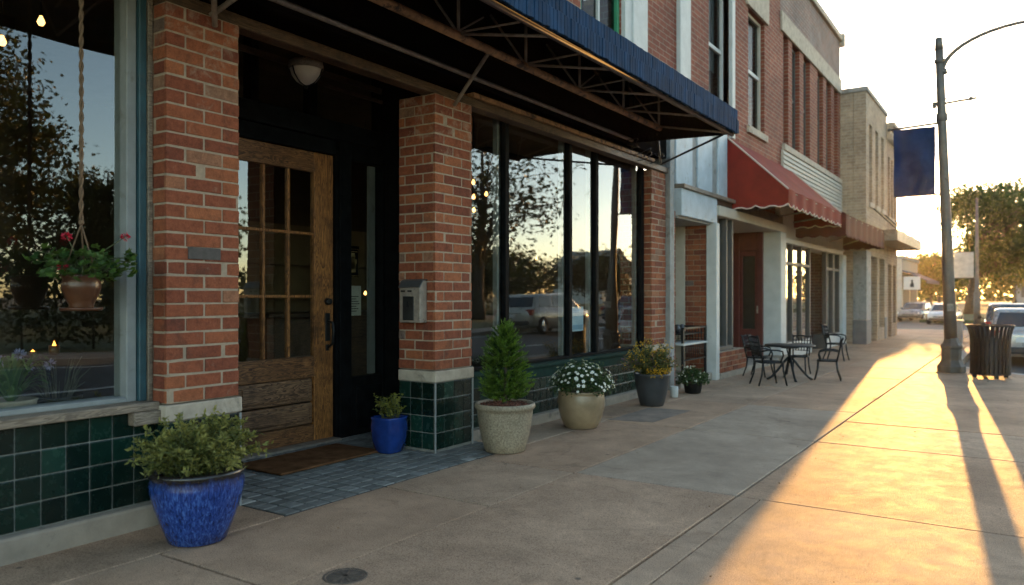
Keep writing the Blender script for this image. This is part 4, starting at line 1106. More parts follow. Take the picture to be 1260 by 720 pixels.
# hanging geranium in front of the near window
loc = V3(-3.86,1.985,1.19)
t = thing('hanging_planter', 'red geranium in a brown pot hung on a long rope before the window', 'hanging plant', loc)
u = MB(); u.lathe([(0,0),(.052,0),(.056,.004),(.054,.014),(.066,.04),(.085,.09),(.088,.115),(.080,.14),(.088,.150),(.088,.162),(.078,.164),(.074,.13),(0,.13)], loc, 32); u.build('pot', pm('amber_glaze', (.075,.026,.010), .3, var=.35, scale=9), t)
u = MB(); u.lathe([(.09,-.012),(.098,-.004),(.095,.002),(.05,.001),(0,.0)], loc, 28); u.build('saucer', MATS['amber_glaze'], t)
u = MB(); u.lathe([(.075,.14),(0,.15)], loc, 16); u.build('soil', M['soil'], t)
u = MB(); top = loc+V3(0,0,2.02); kn = loc+V3(0,0,.42)
for k in range(3):
    a = k*2*PI/3+.4; u.tube([loc+V3(.088*math.cos(a),.088*math.sin(a),.15), kn+V3(.004*math.cos(a),.004*math.sin(a),-.02), kn], .004, 5)
for k in range(2):
    u.tube([kn.lerp(top,q/90)+V3(.006*math.cos(q*.9+k*PI),.006*math.sin(q*.9+k*PI),0) for q in range(91)], .006, 5)
u.sphere(kn, .014, 8, 6); u.sphere(kn+V3(0,0,1.15), .012, 8, 6); u.build('rope', pm('jute_rope', (.15,.09,.05), .95, var=.3, scale=40), t)
lf = MB(); fl = MB(); st = MB()
for k in range(60):
    a = RND.uniform(0,2*PI); out = RND.uniform(.04,.24); H = RND.uniform(-.02,.17)*(1-.3*out/.24)
    p0 = loc+V3(.04*math.cos(a),.04*math.sin(a),.14); p2 = loc+V3(out*math.cos(a),out*math.sin(a),.16+H); p1 = (p0+p2)/2+V3(0,0,.05)
    st.tube([p0,p1,p2],[.0025,.002,.0014],4)
    for q in range(4):
        p = p2+V3(RND.gauss(0,.018),RND.gauss(0,.018),RND.gauss(0,.018)); nrm = V3(RND.gauss(0,.5),RND.gauss(-.3,.5),1).normalized()
        a1 = nrm.orthogonal().normalized(); a2 = nrm.cross(a1); R_ = RND.uniform(.018,.022); b_ = RND.random()
        ring = [p + (a1*math.cos(j*2*PI/10)+a2*math.sin(j*2*PI/10))*R_*(1+.12*(j%2))*(.35 if j==0 else 1) + nrm*.004*(j%2) for j in range(10)]
        lf.add([p-nrm*.005]+ring, [(0,1+j,1+(j+1)%10) for j in range(10)], 0, b_)
for hx in ((.235,.02,.36),(-.13,.03,.20),(-.09,-.03,.345)):
    p0 = loc+V3(0,0,.15); c = loc+V3(hx[1]*.5+.03, hx[0]*.85, hx[2])
    st.tube([p0,(p0+c)/2+V3(0,0,.03),c],[.0025,.002,.0018],4)
    for q in range(34):
        v = V3(RND.gauss(0,1),RND.gauss(0,1),RND.gauss(0,.7)).normalized()
        fl.leaf(c+v*.012, v+V3(0,0,.2), .016, .014, nrm=v.orthogonal(), tint=RND.random())
st.build('stems', M['stem'], t); lf.build('foliage', m_leaf('geranium_leaf', (.02,.05,.010), (.075,.13,.025), .3), t, uv=False)
fl.build('blossoms', m_leaf('geranium_petal', (.42,.012,.03), (.55,.03,.07), .3), t, uv=False)

# inside the near window: agapanthus, dark pot of grass, candles, bulbs
loc = V3(-4.30,1.86,.52)
t = thing('indoor_plant', 'agapanthus with strappy leaves and pale violet heads inside the window', 'potted plant', loc)
u = MB(); u.lathe([(0,0),(.075,0),(.10,.10),(.115,.19),(.12,.2),(.11,.205),(.1,.16),(0,.16)], loc, 28); u.build('pot', MATS['speckled_stoneware'] if 'speckled_stoneware' in MATS else M['stone'], t)
lf = MB(); fl = MB(); st = MB()
for k in range(90):
    a = RND.uniform(0,2*PI); L_ = RND.uniform(.12,.22); H = RND.uniform(.08,.24); sd = V3(-math.sin(a),math.cos(a),0); w_ = RND.uniform(.008,.014); vs = []
    for i in range(7):
        q = i/6; c = loc+V3(math.cos(a)*L_*q, math.sin(a)*L_*q, .18+H*math.sin(q*2.2)/.95); ww = w_*(1-q**3)
        vs += [c-sd*ww, c+sd*ww]
    lf.add(vs, [(2*i,2*i+1,2*i+3,2*i+2) for i in range(6)], 0, RND.random(), True)
for hx, hy, hz in ((.02,.03,.43),(-.04,.10,.36),(.03,-.06,.40),(.04,.17,.37)):
    c = loc+V3(hx,hy,hz); st.tube([loc+V3(0,0,.18),(loc+c)/2+V3(0,0,.1),c],[.004,.003,.002],5)
    for q in range(36):
        v = V3(RND.gauss(0,1),RND.gauss(0,1),RND.gauss(.3,.8)).normalized(); fl.leaf(c+v*.008, v, .028, .010, tint=RND.random())
st.build('stems', M['stem'], t); lf.build('foliage', m_leaf('strap_leaf', (.06,.16,.04), (.2,.36,.10), .45), t, uv=False); fl.build('blossoms', m_leaf('violet_petal', (.34,.32,.62), (.5,.48,.78), .4), t, uv=False)
loc = V3(-4.32,2.10,.52)
t = thing('indoor_plant', 'wispy grass in a wide dark metal pot inside the window', 'potted plant', loc)
u = MB(); u.lathe([(0,0),(.085,0),(.105,.17),(.116,.178),(.116,.192),(.104,.194),(.1,.16),(0,.16)], loc, 28); u.build('pot', pm('dark_tin', (.025,.025,.018), .45, .5), t)
lf = MB()
for k in range(44):
    a = RND.uniform(0,2*PI); L_ = RND.uniform(.02,.11); H = RND.uniform(.08,.25); lf.tube([loc+V3(.05*math.cos(a),.05*math.sin(a),.16), loc+V3((.05+L_*.5)*math.cos(a),(.05+L_*.5)*math.sin(a),.16+H*.7), loc+V3((.05+L_)*math.cos(a),(.05+L_)*math.sin(a),.16+H)], [.0025,.002,.001], 4, 0, RND.random())
lf.build('foliage', m_leaf('dry_grass', (.07,.075,.04), (.19,.18,.12), .2), t, uv=False)
u = MB(); u.box(-4.75,-4.2,-2.4,2.3,.44,.519); tag(u.build('window_shelf', M['floorwood'], cafe, bevel=.006), None)
t = thing('candle_stand', 'low black stand carrying the lit candles inside the window', 'stand', (-4.55,2.22,.52))
u = MB(); u.box(-4.64,-4.46,2.02,2.30,.90,.92); u.tube([(-4.55,2.16,.52),(-4.55,2.16,.90)], .012, 8); u.lathe([(.08,.52),(.075,.535),(.0,.54)], (-4.55,2.16,0), 20); u.build('frame', M['blackmetal'], t)
def candle(lab, x, y, z, r=.026, h=.05):
    t = thing('candle', lab, 'candle', (x,y,z), 0, 'tealight candles inside the near window')
    u = MB(); u.lathe([(0,0),(r,0),(r*1.1,h),(r*.98,h),(r*.9,h*.4),(0,h*.4)], (x,y,z), 16); u.build('cup', pm('amber_cup', (.16,.06,.02), .3), t)
    u = MB(); u.lathe([(0,h*.5),(.010,h*.6),(.013,h*.8),(.007,h*1.2),(0,h*1.6)], (x,y,z), 10); u.build('flame', M['flame'], t)
candle('brightest lit tealight glowing directly under the hanging brown pot', -4.55, 2.19, .92)
candle('smaller lit tealight beside the brighter one under the hanging pot', -4.6, 2.10, .92, .018, .02)

def bulb(lab, x, y, z, ztop, group, r=.020):
    t = thing('pendant_bulb', lab, 'pendant bulb', (x,y,z), 0, group)
    u = MB(); u.lathe([(0,-r*1.1),(r*.6,-r*.9),(r,-r*.1),(r*.8,r*.6),(r*.42,r*1.3),(r*.4,r*1.7)], (x,y,z), 16); u.build('bulb', M['bulb'], t)
    u = MB(); u.lathe([(r*.45,r*1.6),(r*.5,r*2.6),(r*.2,r*3)], (x,y,z), 12); u.tube([(x,y,z+r*2.8),(x,y,ztop)], .004, 5); u.build('cord', M['blackmetal'], t)
g1 = 'pendant bulbs inside the cafe'
bulb('bare warm bulb inside the near window above the garden reflection', -5.3, 2.47, 3.02, 3.5, g1, .024)
bulb('bare warm bulb at the photo edge inside the near window', -5.2, 2.20, 2.80, 3.5, g1, .024)
bulb('upper warm bulb of the column of bulbs beside the entrance pillar', -4.75, 6.42, 2.42, 3.1, g1, .020)
bulb('middle warm bulb of the column of bulbs beside the entrance pillar', -4.85, 6.56, 2.29, 3.1, g1, .020)
bulb('lower warm bulb of the column of bulbs beside the entrance pillar', -4.95, 6.70, 2.17, 3.1, g1, .020)
bulb('single warm bulb hanging just past the column of bulbs', -5.4, 7.56, 2.47, 3.1, g1, .022)
bulb('low dim bulb deep inside behind the widest pane', -5.6, 9.03, 1.76, 3.5, g1, .018)
bulb('bare warm bulb deep in the cafe behind the sidelight notices', -7.0, 7.15, 1.28, 3.5, g1, .02)
t = thing('bar_counter', 'dark wooden bar counter deep inside the cafe', 'counter', (-7.4,7.4,.02))
u = MB(); u.box(-7.6,-7.1,5.7,9.2,.02,1.0); u.build('front', M['boardwood'], t); u = MB(); u.box(-7.7,-7.0,5.65,9.25,1.0,1.05); u.build('top', M['floorwood'], t, bevel=.008)
t = thing('wall_shelf', 'tan empty shelf unit on the cafe back wall', 'shelf', (-9.05,7,1))
u = MB(); u.box(-9.09,-8.85,5.5,9.3,1.2,1.24); u.box(-9.09,-8.85,5.5,9.3,1.7,1.74); u.box(-9.095,-9.07,5.5,9.3,1.0,2.3); u.build('boards', M['warmroom'], t)
# ------------------------------------------------------------------ bistro furniture (local coordinates, seat front at +y)
IR = M['blackmetal']
def make_chair(label, loc, rz, s=.74):
    t = thing('bistro_chair', label, 'chair', (0,0,0), 0, 'black iron bistro chairs')
    for sx in (-1,1):
        u = MB(); u.tube([(sx*.19,.20,.44),(sx*.20,.215,.25),(sx*.225,.27,.0)], [.020,.018,.017], 8); u.build('leg', IR, t)
        u = MB(); u.tube([(sx*.18,-.19,.44),(sx*.185,-.215,.22),(sx*.21,-.29,.0)], [.020,.018,.017], 8); u.build('leg', IR, t)
    u = MB()
    u.tube([(-.2,.21,.445),(.2,.21,.445),(.215,.0,.445),(.19,-.2,.445),(-.19,-.2,.445),(-.215,0,.445),(-.2,.21,.445)], .019, 8)
    for i in range(9):
        x = -.18+i*.045; u.box(x-.009,x+.009,-.195,.205,.441,.449)
    for i in range(8):
        y = -.17+i*.05; u.box(-.2,.2,y-.008,y+.008,.449,.455)
    u.build('seat', IR, t)
    u = MB()
    u.tube([(-.19,-.20,.44),(-.205,-.25,.66),(-.215,-.31,.93),(-.235,-.335,.965)], .019, 8); u.tube([(.19,-.20,.44),(.205,-.25,.66),(.215,-.31,.93),(.235,-.335,.965)], .019, 8)
    u.tube([(-.215,-.31,.93),(0,-.325,.945),(.215,-.31,.93)], .019, 8); u.tube([(-.2,-.235,.58),(.2,-.235,.58)], .010, 8)
    for i in range(5):
        q = (i+1)/6; x = -.2+.4*q; u.tube([(x,-.235,.58),(x*1.04,-.31,.93)], .012, 6)
    for i in range(3):
        z = .66+i*.085; yb = -.235-.075*(z-.58)/.35; u.tube([(-.205,yb,z),(.205,yb,z)], .012, 6)
    u.build('backrest', IR, t)
    for sx in (-1,1):
        u = MB(); u.tube([(sx*.205,-.25,.66),(sx*.25,-.12,.69),(sx*.26,.06,.685),(sx*.25,.17,.66),(sx*.235,.19,.58),(sx*.21,.15,.45)], .017, 8); u.build('arm', IR, t)
    t.location = loc; t.rotation_euler = (0,0,rz); t.scale = (s,s,s)
    return t
ch = make_chair('black iron lattice chair standing nearest, its back toward the brick step', (-3.0,11.0,.004), math.radians(-50), .72)
def chair_copy(label, loc, rz, s=.74):
    c = copy_tree(ch); c['label'] = label; c.location = loc; c.rotation_euler = (0,0,rz); c.scale = (s,s,s); return c
chair_copy('black iron chair on the street side of the round table, facing the shop', (-2.45,12.15,.004), math.radians(100), .64)
chair_copy('black iron chair behind the round table, before the white pier', (-3.0,12.75,.004), math.radians(180), .64)
chair_copy('black iron chair squeezed between the round table and the oxblood doorway', (-3.45,12.1,.004), math.radians(-100), .66)
chair_copy('black iron armchair alone by the far end of the white shopfront', (-3.05,15.9,.004), math.radians(-95), .72)

t = thing('bistro_table', 'round black iron bistro table on splayed legs between the chairs', 'table', (-2.92,11.85,.004))
c0 = (-2.92,11.85,0)
u = MB(); u.lathe([(0,.50),(.35,.50),(.36,.505),(.36,.52),(.35,.525),(0,.525)], c0, 36); u.build('tabletop', IR, t)
u = MB(); u.tube([(c0[0],c0[1],.25),(c0[0],c0[1],.50)], .02, 10); u.lathe([(.12,.47),(.14,.49),(.02,.498)], c0, 16); u.build('stem', IR, t)
for k in range(4):
    a = k*PI/2+.5; ca, sa = math.cos(a), math.sin(a)
    u = MB(); u.tube([(c0[0]+r*ca,c0[1]+r*sa,z) for r, z in ((.015,.34),(.08,.27),(.17,.15),(.27,.04),(.33,.006))], [.019,.019,.018,.017,.02], 8); u.build('leg', IR, t)

# white topped stand and rail in the niche by the blue white panels
t = thing('plant_stand', 'two tier iron and white stand in the niche beside the brick jamb', 'stand', (-4.2,10.5,.12))
for x, y in ((-4.45,10.15),(-3.93,10.15),(-4.45,11.05),(-3.93,11.05)):
    u = MB(); u.box(x-.016,x+.016,y-.016,y+.016,.12,.784); u.build('leg', IR, t)
u = MB()
u.box(-3.95,-3.91,10.15,11.05,.785,.81); u.box(-4.47,-3.91,11.03,11.06,.785,.81)
for i in range(12): u.tube([(-3.93,10.2+i*.075,.36),(-3.93,10.2+i*.075,.56)], .006, 5); u.tube([(-4.44+i*.045,11.05,.55),(-4.44+i*.045,11.05,.79)], .006, 5)
u.box(-3.945,-3.915,10.14,11.06,.345,.36)
u.build('frame', IR, t)
u = MB(); u.box(-4.48,-3.90,10.12,11.08,.56,.59); u.build('shelf', M['whitepaint'], t, bevel=.004)
u = MB(); u.box(-4.46,-3.97,10.3,11.04,.70,.715); u.build('top_shelf', IR, t)
for nm, y, lab in (('jar', 10.45, 'small dark jar on the stand nearer the brick jamb'), ('jar', 10.62, 'small dark jar on the stand nearer the white post')):
    u = MB(); u.lathe([(0,0),(.035,0),(.038,.08),(.024,.1),(.024,.125),(0,.127)], (-4.12,y,.716), 14); tag(u.build(nm, pm('jar_glaze', (.04,.04,.045), .3), None), lab, 'jar', 'jars on the niche stand')

# ------------------------------------------------------------------ street lamp, banner, bin
LX, LY = -1.0, 14.5
t = thing('street_lamp', 'tall dark steel lamp post with flared base and curved arm on the sidewalk', 'street lamp', (LX,LY,0))
PM = pm('lamp_steel', (.13,.11,.09), .6, .35, var=.25, scale=5, dirt=((.06,.035,.02), 5, .62))
lean = lambda z: LX-.035*z
u = MB(); u.tube([(lean(z),LY,z) for z in (.5,1.5,3,4.4,5.3)], [.098,.088,.076,.066,.060], 12); u.tube([(lean(5.3),LY,5.3),(lean(5.5),LY,5.5)], [.066,.05], 12)
u.lathe([(.078,4.12),(.085,4.13),(.085,4.24),(.078,4.25)], (lean(4.2),LY,0), 12); u.lathe([(.064,5.08),(.08,5.09),(.08,5.14),(.064,5.15)], (lean(5.1),LY,0), 12)
u.build('pole', PM, t)
u = MB(); u.lathe([(0,.0),(.21,.0),(.21,.10),(.185,.13),(.15,.20),(.148,.38),(.16,.40),(.16,.44),(.13,.47),(.105,.54),(.095,.56)], (LX-.01,LY,.002), 8, smooth=False); u.build('base', PM, t, bevel=.01)
u = MB(); u.tube([(lean(4.9)+.03+1.2*(1-math.cos(q*PI/22)), LY, 4.92+.62*math.sin(q*PI/22)) for q in range(12)], [.036-.001*q for q in range(12)], 8)
u.tube([(lean(4.9),LY,4.92),(lean(4.9)+.1,LY,4.94)], .05, 8)
u.tube([(lean(4.3),LY,4.3),(LX+.0,LY,4.75),(LX+.30,LY,5.22),(LX+.42,LY,5.38)], .008, 5); u.build('arm', PM, t)
u = MB(); u.sphere((LX+1.15,LY,5.53), .15, 14, 8, sc=(1.25,.75,.36)); u.build('lamp_head', PM, t)
u = MB(); u.sphere((LX+1.17,LY,5.495), .11, 12, 6, sc=(1.1,.8,.4)); u.build('lens', pm('lamp_lens', (.6,.58,.5), .2), t)
u = MB(); u.tube([(lean(4.42)-.12,LY,4.40),(lean(4.42)+.5,LY,4.44)], .02, 6); u.lathe([(.025,-.03),(.03,.0),(.02,.03)], (lean(4.42)+.42,LY,4.44), 8); u.lathe([(.03,-.05),(.035,.05)], (lean(4.42)-.1,LY,4.40), 8); u.build('crossarm', PM, t)
u = MB(); u.box(LX-.065,LX+.03,LY-.10,LY-.085,1.0,1.12); u.build('access_plate', M['steel'], t)
t = thing('banner', 'plain navy blue banner hanging from two rods on the lamp post', 'banner', (lean(3.5)-.4,LY,2.95))
u = MB(); u.tube([(lean(4.08),LY,4.10),(lean(4.08)-.78,LY,4.07)], .020, 8); u.sphere((lean(4.08)-.79,LY,4.07), .028, 8, 6); u.build('rod', PM, t)
u = MB(); u.tube([(lean(2.92),LY,2.93),(lean(2.92)-.74,LY,2.92)], .014, 8); u.build('rod', PM, t)
u = MB(); vs = []; nx_, nz_ = 12, 20
for o in (.006, -.006):
    for j in range(nz_+1):
        for i in range(nx_+1):
            q = i/nx_; zz = 4.055-j/nz_*1.13
            vs.append((lean(3.5)-.12-.62*q, LY+o+.035*math.sin(q*5+j*.3)*math.sin(PI*j/nz_)+.018*math.sin(q*9+1+j*.1)+.02*math.sin((q-j/nz_)*14)*(.3+.7*j/nz_), zz))
n = (nx_+1)*(nz_+1); fs = [(j*(nx_+1)+i, j*(nx_+1)+i+1, (j+1)*(nx_+1)+i+1, (j+1)*(nx_+1)+i) for j in range(nz_) for i in range(nx_)]
u.add(vs, fs+[tuple(n+i for i in f[::-1]) for f in fs], 0, None, True)
def m_cloth(name, c, tr):
    m, nt, out = nodes(name); tc = N(nt,'ShaderNodeTexCoord').outputs['Object']
    cc = ramp(nt, noise(nt,tc,4,4), [(.3,vary(c,.8)),(.7,vary(c,1.2))])
    d = N(nt,'ShaderNodeBsdfDiffuse'); nt.links.new(cc,d.inputs[0]); t_ = N(nt,'ShaderNodeBsdfTranslucent'); nt.links.new(cc,t_.inputs[0])
    mx = N(nt,'ShaderNodeMixShader',inp={0:tr}); nt.links.new(d.outputs[0],mx.inputs[1]); nt.links.new(t_.outputs[0],mx.inputs[2]); nt.links.new(mx.outputs[0],out.inputs[0]); return m
u.build('cloth', m_cloth('navy_cloth', (.035,.055,.125), .35), t)

TX, TY = -.45, 13.9
t = thing('trash_can', 'black slatted steel trash can with flared rim beside the lamp post', 'trash can', (TX,TY,0))
u = MB(); nS = 30
for k in range(nS):
    a = 2*PI*k/nS; ca, sa = math.cos(a), math.sin(a); prof = [(.262,.05),(.262,.55),(.268,.64),(.288,.73),(.312,.79)]; w = .019
    vs = []
    for r, z in prof:
        for dr in (0,.008):
            for sg in (-1,1): vs.append((TX+(r+dr)*ca-sg*w*sa, TY+(r+dr)*sa+sg*w*ca, z))
    fs = []
    for i in range(len(prof)-1):
        b = 4*i; fs += [(b,b+1,b+5,b+4),(b+2,b+6,b+7,b+3),(b,b+4,b+6,b+2),(b+1,b+3,b+7,b+5)]
    u.add(vs, fs)
u.build('slats', IR, t)
u = MB()
for r, z in ((.262,.06),(.262,.56),(.314,.795)):
    u.tube([(TX+r*math.cos(i*2*PI/36),TY+r*math.sin(i*2*PI/36),z) for i in range(37)], .014 if z>.7 else .011, 6)
for k in range(4): a=k*PI/2+.4; u.box(TX+.22*math.cos(a)-.03,TX+.22*math.cos(a)+.03,TY+.22*math.sin(a)-.03,TY+.22*math.sin(a)+.03,0,.05)
u.build('hoop', IR, t)
u = MB(); u.lathe([(0,.06),(.235,.06),(.24,.60),(.23,.60),(.225,.08),(0,.08)], (TX,TY,0), 28); u.build('liner', pm('bin_liner', (.014,.014,.015), .6), t)

t = thing('utility_cabinet', 'low pale grey street cabinet between lamp post and trash can', 'cabinet', (-1.22,21.4,0))
u = MB(); u.box(-1.62,-1.24,21.2,21.6,.0,.06); u.box(-1.6,-1.26,21.22,21.58,.06,.62); u.build('case', pm('cabinet_grey', (.36,.32,.28), .6, var=.2, scale=4), t, bevel=.02, seg=2)
u = MB(); u.box(-1.63,-1.23,21.19,21.61,.622,.67); u.build('lid', M['cream'], t, bevel=.015)

t = thing('banner_pole', 'dark pole far down the street carrying a white banner', 'street pole', (-1.8,40,-.13))
u = MB(); u.tube([(-1.8,40,z) for z in (-.13,1.4,1.42,3,5.6)], [.14,.13,.085,.075,.05], 10); u.build('pole', PM, t)
for z in (3.2,2.05):
    u = MB(); u.tube([(-1.8,40,z),(-2.75,40,z)], .022, 6); u.build('rod', PM, t)
u = MB(); u.box(-2.68,-1.92,39.985,40.015,2.06,3.19); tag(u.build('banner', m_cloth('white_cloth', (.55,.52,.46), .35), None), 'white banner on the far pole in front of the tree', 'banner')
t = thing('hanging_sign', 'white square projecting sign with a dark mark on the corner of the far shop', 'sign', (-6,50.1,1.5))
u = MB(); u.tube([(-6.0,50.1,2.55),(-5.0,50.1,2.55)], .025, 6); u.tube([(-5.7,50.1,2.55),(-5.7,50.1,2.35)], .012, 5); u.tube([(-5.2,50.1,2.55),(-5.2,50.1,2.35)], .012, 5); u.build('bracket', IR, t)
u = MB(); u.box(-5.92,-5.05,50.07,50.13,1.6,2.36); u.build('board', M['whitepaint'], t, bevel=.01)
u = MB(); u.prism([(-5.58,1.75),(-5.36,1.75),(-5.38,1.95),(-5.43,2.06),(-5.42,2.15),(-5.47,2.2),(-5.54,2.13),(-5.52,2.02),(-5.58,1.9)], 'y', 50.055, 50.066); u.build('mark', IR, t)

lt = MB()
for k in range(210):
    if RND.random() < .5: x = RND.choice([-3.88,-3.86,-2.65,-1.5,-1.355])+RND.gauss(0,.025); y = RND.uniform(1.2,14)
    else: x = RND.uniform(-3.8,.2); y = RND.uniform(1.4,14)
    if -5 < x < -3.49 and 2.9 < y < 5.3: continue
    if RND.random() < .12:
        a = RND.uniform(0,2*PI); lt.leaf((x,y,.008), (math.cos(a),math.sin(a),RND.uniform(0,.3)), RND.uniform(.02,.045), RND.uniform(.012,.024), nrm=Vector((RND.gauss(0,.3),RND.gauss(0,.3),1)), tint=RND.random(), fold=.3)
    else:
        r_ = RND.uniform(.0015,.004); lt.obox(Matrix.Translation((x,y,.003+r_*.4)) @ Matrix.Rotation(RND.uniform(0,3),4,'Z'), r_*2, r_*1.4, r_, 0, RND.random())
o = lt.build('leaf_litter', m_leaf('dead_leaf', (.07,.04,.02), (.24,.14,.06), .2), None, uv=False); o['kind'] = 'stuff'
# ------------------------------------------------------------------ cars (rear at -y)
def car_paint(name, c):
    return pm(name, c, .28, .25, var=.06, scale=2, fine=300, bstr=.02, **{'Coat Weight': .6})
RUB = pm('tyre_rubber', (.015,.015,.015), .85); CHR = pm('bright_metal', (.5,.5,.5), .25, .9); CGL = m_glass('car_glass', (.25,.28,.28), 1.7)
REDL = pm('tail_lens', (.30,.012,.01), .2); WHL = pm('lamp_glass', (.75,.75,.72), .12); PLT = pm('plate_white', (.6,.6,.58), .5); TRIMB = pm('car_trim', (.02,.02,.02), .6); SEATM = pm('car_interior', (.03,.028,.027), .9)
def make_car(label, loc, rz, paint, s=.75, wagon=True, group=None):
    t = thing('parked_car', label, 'car', (0,0,0), 0, group)
    # lower body loft: (y, half width, z bottom, z belt)
    st_ = [(-2.2,.70,.42,.80),(-2.17,.80,.30,.93),(-2.0,.87,.24,.97),(-1.4,.90,.22,.97),(0,.91,.22,.95),(1.0,.90,.22,.94),(1.5,.88,.23,.88),(2.0,.82,.26,.80),(2.2,.72,.34,.70),(2.24,.62,.42,.60)]
    u = MB(); ring = []
    for y, w, zb, zt in st_:
        h = zt-zb
        ring.append([(-w*.80,zb),(-w*.95,zb+h*.12),(-w,zb+h*.45),(-w*.985,zb+h*.72),(-w*.90,zt),(-w*.45,zt+.03*(1 if y>1.2 else 0)),(w*.45,zt+.03*(1 if y>1.2 else 0)),(w*.90,zt),(w*.985,zb+h*.72),(w,zb+h*.45),(w*.95,zb+h*.12),(w*.80,zb)])
    vs = [(x,st_[i][0],z) for i, r in enumerate(ring) for x, z in r]; k = 12
    fs = [(i*k+j,i*k+(j+1)%k,(i+1)*k+(j+1)%k,(i+1)*k+j) for i in range(len(ring)-1) for j in range(k)]
    fs += [tuple(range(k))[::-1], tuple((len(ring)-1)*k+j for j in range(k))]
    u.add(vs, fs, 0, None, True)
    # cabin: roof and pillars
    yr = -2.05 if wagon else -1.45
    cab = [(yr,.80,.94,.955),(yr+.28,.70,.94,1.44),(-.9,.70,.94,1.49),(.1,.70,.94,1.47),(.45,.69,.94,1.42),(1.25,.80,.90,.915)]
    if not wagon: cab[1] = (yr+.55,.69,.94,1.40)
    b0 = []
    for y, w, zb, zt in cab:
        b0.append([(-.80,zb),(-w,zt-.035),(-w*.86,zt),(w*.86,zt),(w,zt-.035),(.80,zb)])
    vs = [(x,cab[i][0],z) for i, r in enumerate(b0) for x, z in r]; k = 6
    fs = [(i*k+j,i*k+j+1,(i+1)*k+j+1,(i+1)*k+j) for i in range(len(b0)-1) for j in range(k-1)] + [tuple(range(k))[::-1], tuple((len(b0)-1)*k+j for j in range(k))]
    u.add(vs, fs, 0, None, True)
    body = u.build('body', paint, t, recalc=True, bevel=0)
    def quad(nm, pts, mat, th=.012):
        p = [Vector(q) for q in pts]; nn = (p[1]-p[0]).cross(p[2]-p[0]).normalized()
        g_ = MB(); n_ = len(p); g_.add([q+nn*th for q in p]+[q-nn*.003 for q in p], [tuple(range(n_)), tuple(range(n_,2*n_))[::-1]]+[(i,n_+i,n_+(i+1)%n_,(i+1)%n_) for i in range(n_)])
        return g_.build(nm, mat, t)
    DG = pm('car_dark_glass', (.012,.015,.017), .06, spec=.8)
    y1 = cab[1][0]; zt1 = cab[1][3]
    e = .12
    def lerp(a,b,q): return a+(b-a)*q
    yb, yt = cab[0][0], y1
    quad('rear_window', [(.70,lerp(yb,yt,e),lerp(.955,zt1,e)),(-.70,lerp(yb,yt,e),lerp(.955,zt1,e)),(-.60,lerp(yb,yt,.86),lerp(.955,zt1,.86)),(.60,lerp(yb,yt,.86),lerp(.955,zt1,.86))][::-1] if False else [(-.70,lerp(yb,yt,e),lerp(.955,zt1,e)),(.70,lerp(yb,yt,e),lerp(.955,zt1,e)),(.60,lerp(yb,yt,.86),lerp(.955,zt1,.86)),(-.60,lerp(yb,yt,.86),lerp(.955,zt1,.86))], DG)
    quad('windshield', [(.70,1.18,.955),(-.70,1.18,.955),(-.60,.52,1.38),(.60,.52,1.38)], DG)
    for sx in (-1,1):
        for a, b in ((y1+.12,-.62),(-.54,.02),(.10,.62)):
            bt = min(b, .42) if b > .4 else b
            q = [(sx*.795,a,.975),(sx*.795,b+(.25 if b>.5 else 0),.975),(sx*.715,bt,1.40),(sx*.715,a+(.10 if a<-1 else 0),1.40)]
            quad('side_window', q if sx>0 else q[::-1], DG, .008)
        for y in (-1.38,1.38):
            w_ = MB()
            def wheelprof(r0, r1, xo): return None
            vs=[]; n_=24
            for (r,xo) in ((.19,.93),(.30,.93),(.325,.90),(.325,.74),(.30,.72)):
                for j in range(n_): a_=2*PI*j/n_; vs.append((sx*xo, y+r*math.cos(a_), .325+r*math.sin(a_)))
            w_.add(vs,[(i*n_+j,i*n_+(j+1)%n_,(i+1)*n_+(j+1)%n_,(i+1)*n_+j) for i in range(4) for j in range(n_)],0,None,True)
            wo = w_.build('wheel', RUB, t)
            w_ = MB(); vs=[]
            for (r,xo) in ((0,.925),(.06,.925),(.17,.90),(.19,.925),(.20,.925)):
                for j in range(n_): a_=2*PI*j/n_; vs.append((sx*xo, y+r*math.cos(a_), .325+r*math.sin(a_)))
            w_.add(vs,[(i*n_+j,i*n_+(j+1)%n_,(i+1)*n_+(j+1)%n_,(i+1)*n_+j) for i in range(4) for j in range(n_)]); w_.build('rim', CHR, wo)
        g_ = MB(); g_.box(sx*.60,sx*.83,-2.185,-2.02,.70,.92); g_.build('tail_light', REDL, t, bevel=.02, seg=2)
        g_ = MB(); g_.box(sx*.48,sx*.76,2.05,2.185,.58,.70); g_.build('headlight', WHL, t, bevel=.02, seg=2)
        g_ = MB(); g_.sphere((sx*.98,.55,1.0), .09, 10, 6, sc=(.8,.6,.75)); g_.tube([(sx*.86,.6,.95),(sx*.96,.56,.98)], .02, 6); g_.build('wing_mirror', TRIMB, t)
    g_ = MB(); g_.box(-.74,.74,-2.25,-2.1,.33,.50); g_.build('rear_bumper', TRIMB, t, bevel=.03, seg=2)
    g_ = MB(); g_.box(-.70,.70,2.14,2.275,.30,.46); g_.box(-.42,.42,2.2,2.262,.50,.58); g_.build('front_bumper', TRIMB, t, bevel=.02, seg=2)
    g_ = MB(); g_.box(-.26,.26,-2.222,-2.2,.62,.75); g_.build('number_plate', PLT, t)
    g_ = MB(); g_.box(-.5,.5,-2.215,-2.19,.77,.80); g_.build('trim_strip', CHR, t)
    t.location = loc; t.rotation_euler = (0,0,rz); t.scale = (s,s,s)
    return t
make_car('silver estate car parked behind the trash can, seen from the rear', (-.02,19.6,-.13), math.radians(2), car_paint('silver_paint', (.36,.33,.31)), .76)
make_car('dark grey car parked ahead of the silver car', (-.25,24.2,-.13), math.radians(2), car_paint('dark_grey_paint', (.07,.072,.078)), .80)
